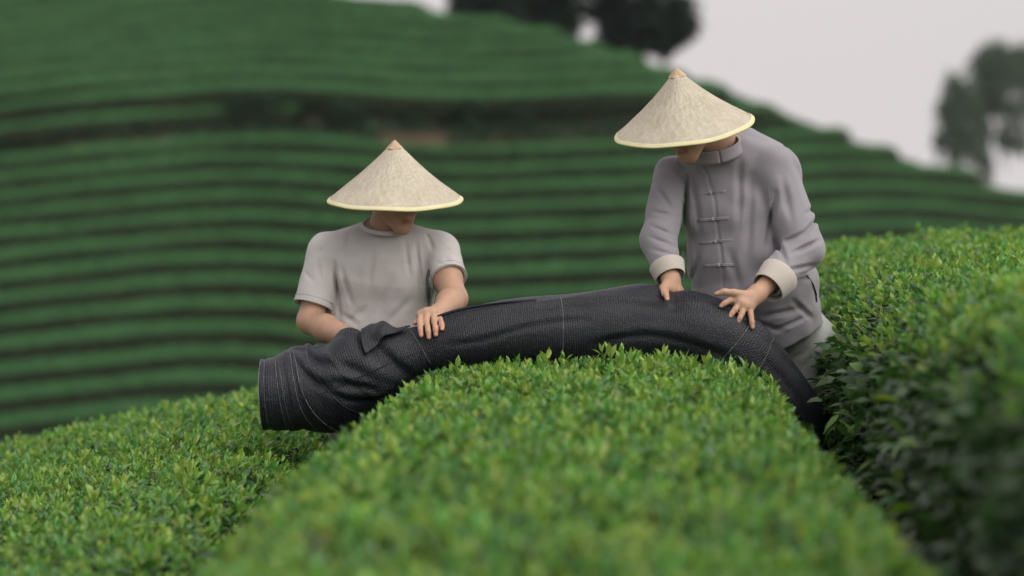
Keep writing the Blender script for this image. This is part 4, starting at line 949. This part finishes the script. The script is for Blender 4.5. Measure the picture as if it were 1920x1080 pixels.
# ------------------------------------------------------------------ man in the jacket (right)
def man_jacket():
    yaw = math.radians(-24); lat = np.array([math.cos(yaw), math.sin(yaw), 0])      # picture right side is nearer
    neck = P(1366, 282, 8.20); SL, SR = P(1262, 330, 8.30), P(1456, 318, 8.14)
    EL, WL = P(1234, 448, 8.05), P(1257, 522, 7.95); ER, WR = P(1507, 468, 8.02), P(1420, 551, 7.87)
    chest, waist, hip = P(1372, 400, 8.26), P(1420, 540, 8.32), P(1474, 655, 8.40)
    gz = float(ground_z(np.array(hip[0]), np.array(hip[1])))
    root = empty('person', (hip[0], hip[1], gz)); tag(root, 'man in a mauve-grey knot-button jacket leaning over the right of the net roll', 'person')
    B = Field([.40, 7.70, gz-.02], [1.30, 8.78, P(0, 195, 8.1)[2]], VX)
    R = head_frame(math.radians(-30), math.radians(32), math.radians(9)); chin = P(1292, 304, 8.03)
    hc = chin - R@(np.array([0, .078, -.122])*.94)
    W = build_head(B, hc, R, neck)
    B.loft([neck+[0, .02, -.05], chest, waist, hip], [.10, .155, .145, .155], [.075, .105, .10, .11], lat, .04)
    for s, e in ((SL, EL), (SR, ER)):
        B.cone(neck+[0, .02, -.03], s, .05, .046, .03); B.cone(s, e, .046, .040, .02)
    for e, w_ in ((EL, WL), (ER, WR)):
        q = e*.68+w_*.32; B.cone(e, q, .042, .042, .02); B.cone(q, w_, .042, .027, .02)
    kn = [P(1384, 559, 7.83), P(1388, 567, 7.82), P(1396, 573, 7.82), P(1406, 576, 7.83)]
    fg = [[P(1366, 564, 7.81), P(1358, 569, 7.80), P(1352, 574, 7.797)], [P(1378, 580, 7.80), P(1372, 588, 7.795), P(1368, 595, 7.79)],
          [P(1391, 588, 7.80), P(1387, 597, 7.79), P(1384, 604, 7.788)], [P(1408, 592, 7.805), P(1410, 604, 7.79), P(1411, 614, 7.785)]]
    hand(B, WR, kn, fg, [P(1406, 553, 7.84), P(1376, 549, 7.815), P(1358, 547, 7.81), P(1343, 551, 7.808)])
    kn2 = [P(1248, 541, 7.87), P(1258, 543, 7.90), P(1267, 545, 7.93), P(1274, 546, 7.96)]
    fg2 = [[P(1249, 551, 7.80), P(1251, 561, 7.775)], [P(1262, 552, 7.93), P(1264, 566, 7.97)], [P(1270, 554, 7.97), P(1272, 570, 8.0)], [P(1277, 554, 7.99), P(1278, 570, 8.01)]]
    hand(B, WL, kn2, fg2, [P(1250, 530, 7.90), P(1243, 540, 7.85), P(1245, 552, 7.80)])
    FT = legs_and_shoes(root, hip, lat, gz, B, M_trousers, dy=(.06, .0), trouser_top=hip+np.array([-.04, -.02, .10]))
    V, Q = B.mesh()
    T = body_tint(V, [W(x, .088, -.069) for x in (-.016, -.008, 0, .008, .016)], [W(s*x, .086, .024) for s in (-1, 1) for x in (.018, .03, .042)], [f[-1] for f in fg]+[fg2[0][-1]])
    mesh_obj('body', V, Q, M_skin, root, tint=T)
    for A, B_, w_, a_ in [((1490, 640), (1525, 610), .014, .008), ((1470, 680), (1515, 650), .012, .006), ((1500, 700), (1520, 660), .012, .006)]:
        FT.crease(P(*A, 8.3), P(*B_, 8.3), w_, a_, 8.4)
    V, Q = FT.mesh(); mesh_obj('trousers', V, Q, M_trousers, root)
    H = Field(hc-.16, hc+.16, .006); H.ell(W(0, -.022, .037), np.array([.084, .102, .090])*.94, R, 0)
    H.put(lambda x, y, z: -((x-hc[0])*R[0, 1]+(y-hc[1])*R[1, 1]+(z-hc[2])*R[2, 1]-.045), hc-.2, hc+.2, 0, 'sub')
    H.put(lambda x, y, z: ((x-hc[0])*R[0, 2]+(y-hc[1])*R[1, 2]+(z-hc[2])*R[2, 2]+.035), hc-.2, hc+.2, 0, 'sub')
    V, Q = H.mesh(); mesh_obj('hair', V, Q, M_hair, root)
    # jacket
    J = Field([.38, 7.80, P(0, 690, 8.3)[2]], [1.32, 8.80, P(0, 215, 8.1)[2]], .0050)
    hem = P(1452, 640, 8.29)
    J.loft([neck+[.005, .03, -.05], chest+[0, -.02, .02], P(1392, 470, 8.24), P(1415, 545, 8.23), hem], [.125, .178, .190, .208, .178], [.095, .145, .155, .16, .16], lat, .05, 2.3)
    J.cone(P(1400, 268, 8.26), P(1440, 300, 8.24), .055, .075, .05)      # rounded upper back
    cuL, cuR = EL*.10+WL*.90, ER*.22+WR*.78
    J.cone(neck+[0, .03, -.03], SL, .062, .062, .05); J.cone(neck+[.01, .03, -.025], SR, .068, .074, .05)
    for s, e, c, r0, r1, r2 in ((SL, EL, cuL, .067, .059, .045), (SR, ER, cuR, .079, .067, .052)):
        J.cone(s, e, r0, r1, .016); J.cone(e, c, r1, r2, .02, cut=True)
        u = unit(c-e); J.cone(c-u*.03, c+u*.06, r2-.011, r2-.011, .004, 'sub')
    nk = P(1338, 284, 8.12); J.cone(nk+[-.012, -.022, .050], nk+[-.03, -.06, .14], .070, .085, .010, 'sub')
    for A, B_, w_, a_ in [((1290, 330), (1278, 470), .014, .012), ((1287, 400), (1292, 520), .012, .010), ((1448, 360), (1432, 470), .015, .009), ((1440, 420), (1462, 500), .014, .008),
                          ((1385, 300), (1382, 440), .022, .006), ((1405, 330), (1395, 500), .026, .007), ((1300, 330), (1312, 440), .016, .005), ((1310, 470), (1300, 535), .016, .005), ((1365, 470), (1385, 545), .022, .006),
                          ((1490, 440), (1535, 400), .013, .010), ((1470, 470), (1528, 445), .013, .011), ((1462, 450), (1500, 430), .012, .008), ((1455, 500), (1520, 490), .012, .008), ((1470, 520), (1512, 520), .012, .006), ((1500, 400), (1530, 385), .014, .006),
                          ((1215, 420), (1262, 440), .011, .005), ((1212, 440), (1268, 462), .011, .005), ((1215, 462), (1270, 478), .011, .004), ((1225, 490), (1275, 497), .011, .003), ((1222, 395), (1265, 405), .012, .006), ((1228, 340), (1262, 400), .014, .006),
                          ((1430, 590), (1500, 575), .016, .007), ((1400, 600), (1470, 620), .016, .006), ((1440, 620), (1515, 590), .014, .006), ((1480, 560), (1525, 600), .016, .006),
                          ((1480, 290), (1520, 400), .020, .006), ((1460, 330), (1475, 420), .02, .005), ((1270, 300), (1300, 325), .014, .005)]:
        J.crease(P(*A, 8.15), P(*B_, 8.15), w_, a_, 8.36)
    pk = [(1319, 318), (1333, 362), (1338, 411), (1343, 453), (1349, 497), (1351, 545)]       # front opening
    for A, B_ in zip(pk[:-1], pk[1:]):
        for q in (0, .5): J.crease(P(A[0]+6, A[1]-12, 8.1), P(B_[0]+6, B_[1]+12, 8.1), .0075, .0016, 8.3)
    p0 = P(1440, 655, 8.3); nn = unit([48, 0, -95.])
    J.put(lambda x, y, z: -((x-p0[0])*nn[0]+(z-p0[2])*nn[2]), np.array([.3, 7.7, p0[2]-.3]), np.array([1.4, 8.9, p0[2]+.25]), 0, 'sub')
    J.fold_noise(.0024, .10, 8)
    V, Q = J.mesh(); jk = mesh_obj('jacket', V, Q, M_jacket, root)
    # mandarin collar: two curved flaps meeting at the throat
    ax = unit(np.array([-.20, -.35, .9])); a = unit(np.cross(ax, [0, 1, 0])); b = np.cross(ax, a)
    an = np.linspace(-math.pi/2+.012, 1.5*math.pi-.012, 60)
    hh = np.linspace(0, 1, 6); A_, H_ = np.meshgrid(an, hh, indexing='ij')
    front = -b if b[1] > 0 else b; side = np.cross(ax, front)
    cc = P(1345, 288, 8.145)
    CV = cc + side*(np.cos(A_)*(.083-.004*H_))[..., None] + front*(-np.sin(A_)*(.072-.004*H_))[..., None]*1.0 + ax*(H_*.043-.006)[..., None]
    co = mesh_obj('collar', CV.reshape(-1, 3), grid_faces(60, 6), M_jacket_trim, jk); sm = co.modifiers.new('thick', 'SOLIDIFY'); sm.thickness = .005; sm.offset = 0
    # knot buttons with their cord loops
    for (x, y, dx0, dx1, tl) in ((1318, 322, 8, 8, 0), (1332, 362, 26, 30, -4), (1336, 411, 28, 30, -1), (1341, 453, 28, 32, -3), (1347, 497, 26, 30, 2)):
        kc = J.hit(x, y)+np.array([0, -.006, 0]); parts = []
        if dx0 < 12: ends = [(x+1, y-9), (x+2, y+9)]
        else: ends = [(x-dx0, y+2-tl*.5), (x+dx1, y-2+tl*.5)]
        for e in ends:
            q = [J.hit(x+(e[0]-x)*t, y+(e[1]-y)*t)+np.array([0, -.003, .0]) for t in (0.1, .4, .7, 1)]
            for dz in (-.0022, .0022): parts.append(tube(np.array(q)+[0, 0, dz], [.0026, .0026, .0028, .0022], 6))
        bar = mesh_obj('knot_button', *join(parts), M_jacket_trim, jk)
        th, ph = np.meshgrid(np.linspace(0, math.pi, 9), np.linspace(0, 2*math.pi, 14, endpoint=False), indexing='ij')
        rr = .0072*(1+.10*np.sin(ph*3+th*2)); K = kc+np.stack([rr*np.sin(th)*np.cos(ph), rr*np.sin(th)*np.sin(ph), rr*np.cos(th)], -1)
        th2 = mesh_obj('knot', K.reshape(-1, 3), grid_faces(9, 14, True), M_jacket_trim, bar) if False else None
        o2 = mesh_obj('knot', K.reshape(-1, 3), grid_faces(9, 14, True), M_jacket_trim, jk)
    # armhole seam and pocket slit
    for path, r, mt, nm in (([(1415, 262), (1432, 290), (1440, 330), (1443, 375)], .0014, M_jacket, 'armhole_seam'), ([(1268, 300), (1278, 335), (1282, 375)], .0014, M_jacket, 'armhole_seam'),
                            ([(1512, 516), (1524, 532), (1530, 550), (1531, 566)], .0028, M_dark, 'pocket_slit')):
        pp = np.array([J.hit(*q) for q in path])+[0, -.004 if nm == 'pocket_slit' else -.001, 0]; tt = np.linspace(0, len(pp)-1, 20)
        ip = np.stack([np.interp(tt, range(len(pp)), pp[:, i]) for i in range(3)], 1); V, F = tube(ip, r, 5); mesh_obj(nm, V, F, mt, jk)
    # turned-back off-white cuffs
    for e, c, r, lg, bell in ((EL, cuL+np.array([.003, 0, -.003]), .047, .050, 1.0), (ER, cuR+np.array([.006, 0, -.008]), .0545, .074, 1.0)):
        u = unit(c-e); a = unit(np.cross(u, [0, 0, 1])); b = np.cross(u, a); an = np.arange(48)*2*math.pi/48
        prof = [(-lg*.85, r*1.0), (-lg*.85, r*1.22), (-lg*.82, r*1.235), (-lg*.5, r*1.18), (0, r*1.08), (lg*.12, r*1.03), (lg*.15, r*1.02), (lg*.15, r*.985), (lg*.10, r*.975), (-lg*.3, r*.93), (-lg*.5, r*.8)]
        V = np.concatenate([c+u*h+q*(1+.02*np.sin(an*2+1)+.015*np.sin(an*3+h*30))[:, None]*(np.cos(an)[:, None]*a+np.sin(an)[:, None]*b*1.03) for h, q in prof])
        cf = mesh_obj('cuff', V, grid_faces(len(prof), 48, True), M_cuff, jk); cf['label'] = 'off-white turned-back cuff'
    make_hat('forward tilted woven straw conical hat worn by the man in the jacket', P(1283, 240, 8.06), unit(np.array([-.155, -.235, 1.0])), .232, .207, 2)
man_jacket()

# ------------------------------------------------------------------ thin mist over the valley
hz = mesh_obj('haze', [(x, y, z) for x in (-120, 120) for y in (-30, 265) for z in (-60, 26)], [(0, 1, 3, 2), (4, 6, 7, 5), (0, 4, 5, 1), (2, 3, 7, 6), (0, 2, 6, 4), (1, 5, 7, 3)], None, None, False)
hm = bpy.data.materials.new('mist'); hm.use_nodes = True; hn = hm.node_tree; hn.nodes.clear()
ho = hn.nodes.new('ShaderNodeOutputMaterial'); hv = hn.nodes.new('ShaderNodeVolumePrincipled'); hv.inputs['Color'].default_value = (.90, .97, 1, 1); hv.inputs['Density'].default_value = .00012; hv.inputs['Anisotropy'].default_value = .2
hn.links.new(hv.outputs[0], ho.inputs['Volume']); hz.data.materials.append(hm); tag(hz, kind='stuff')
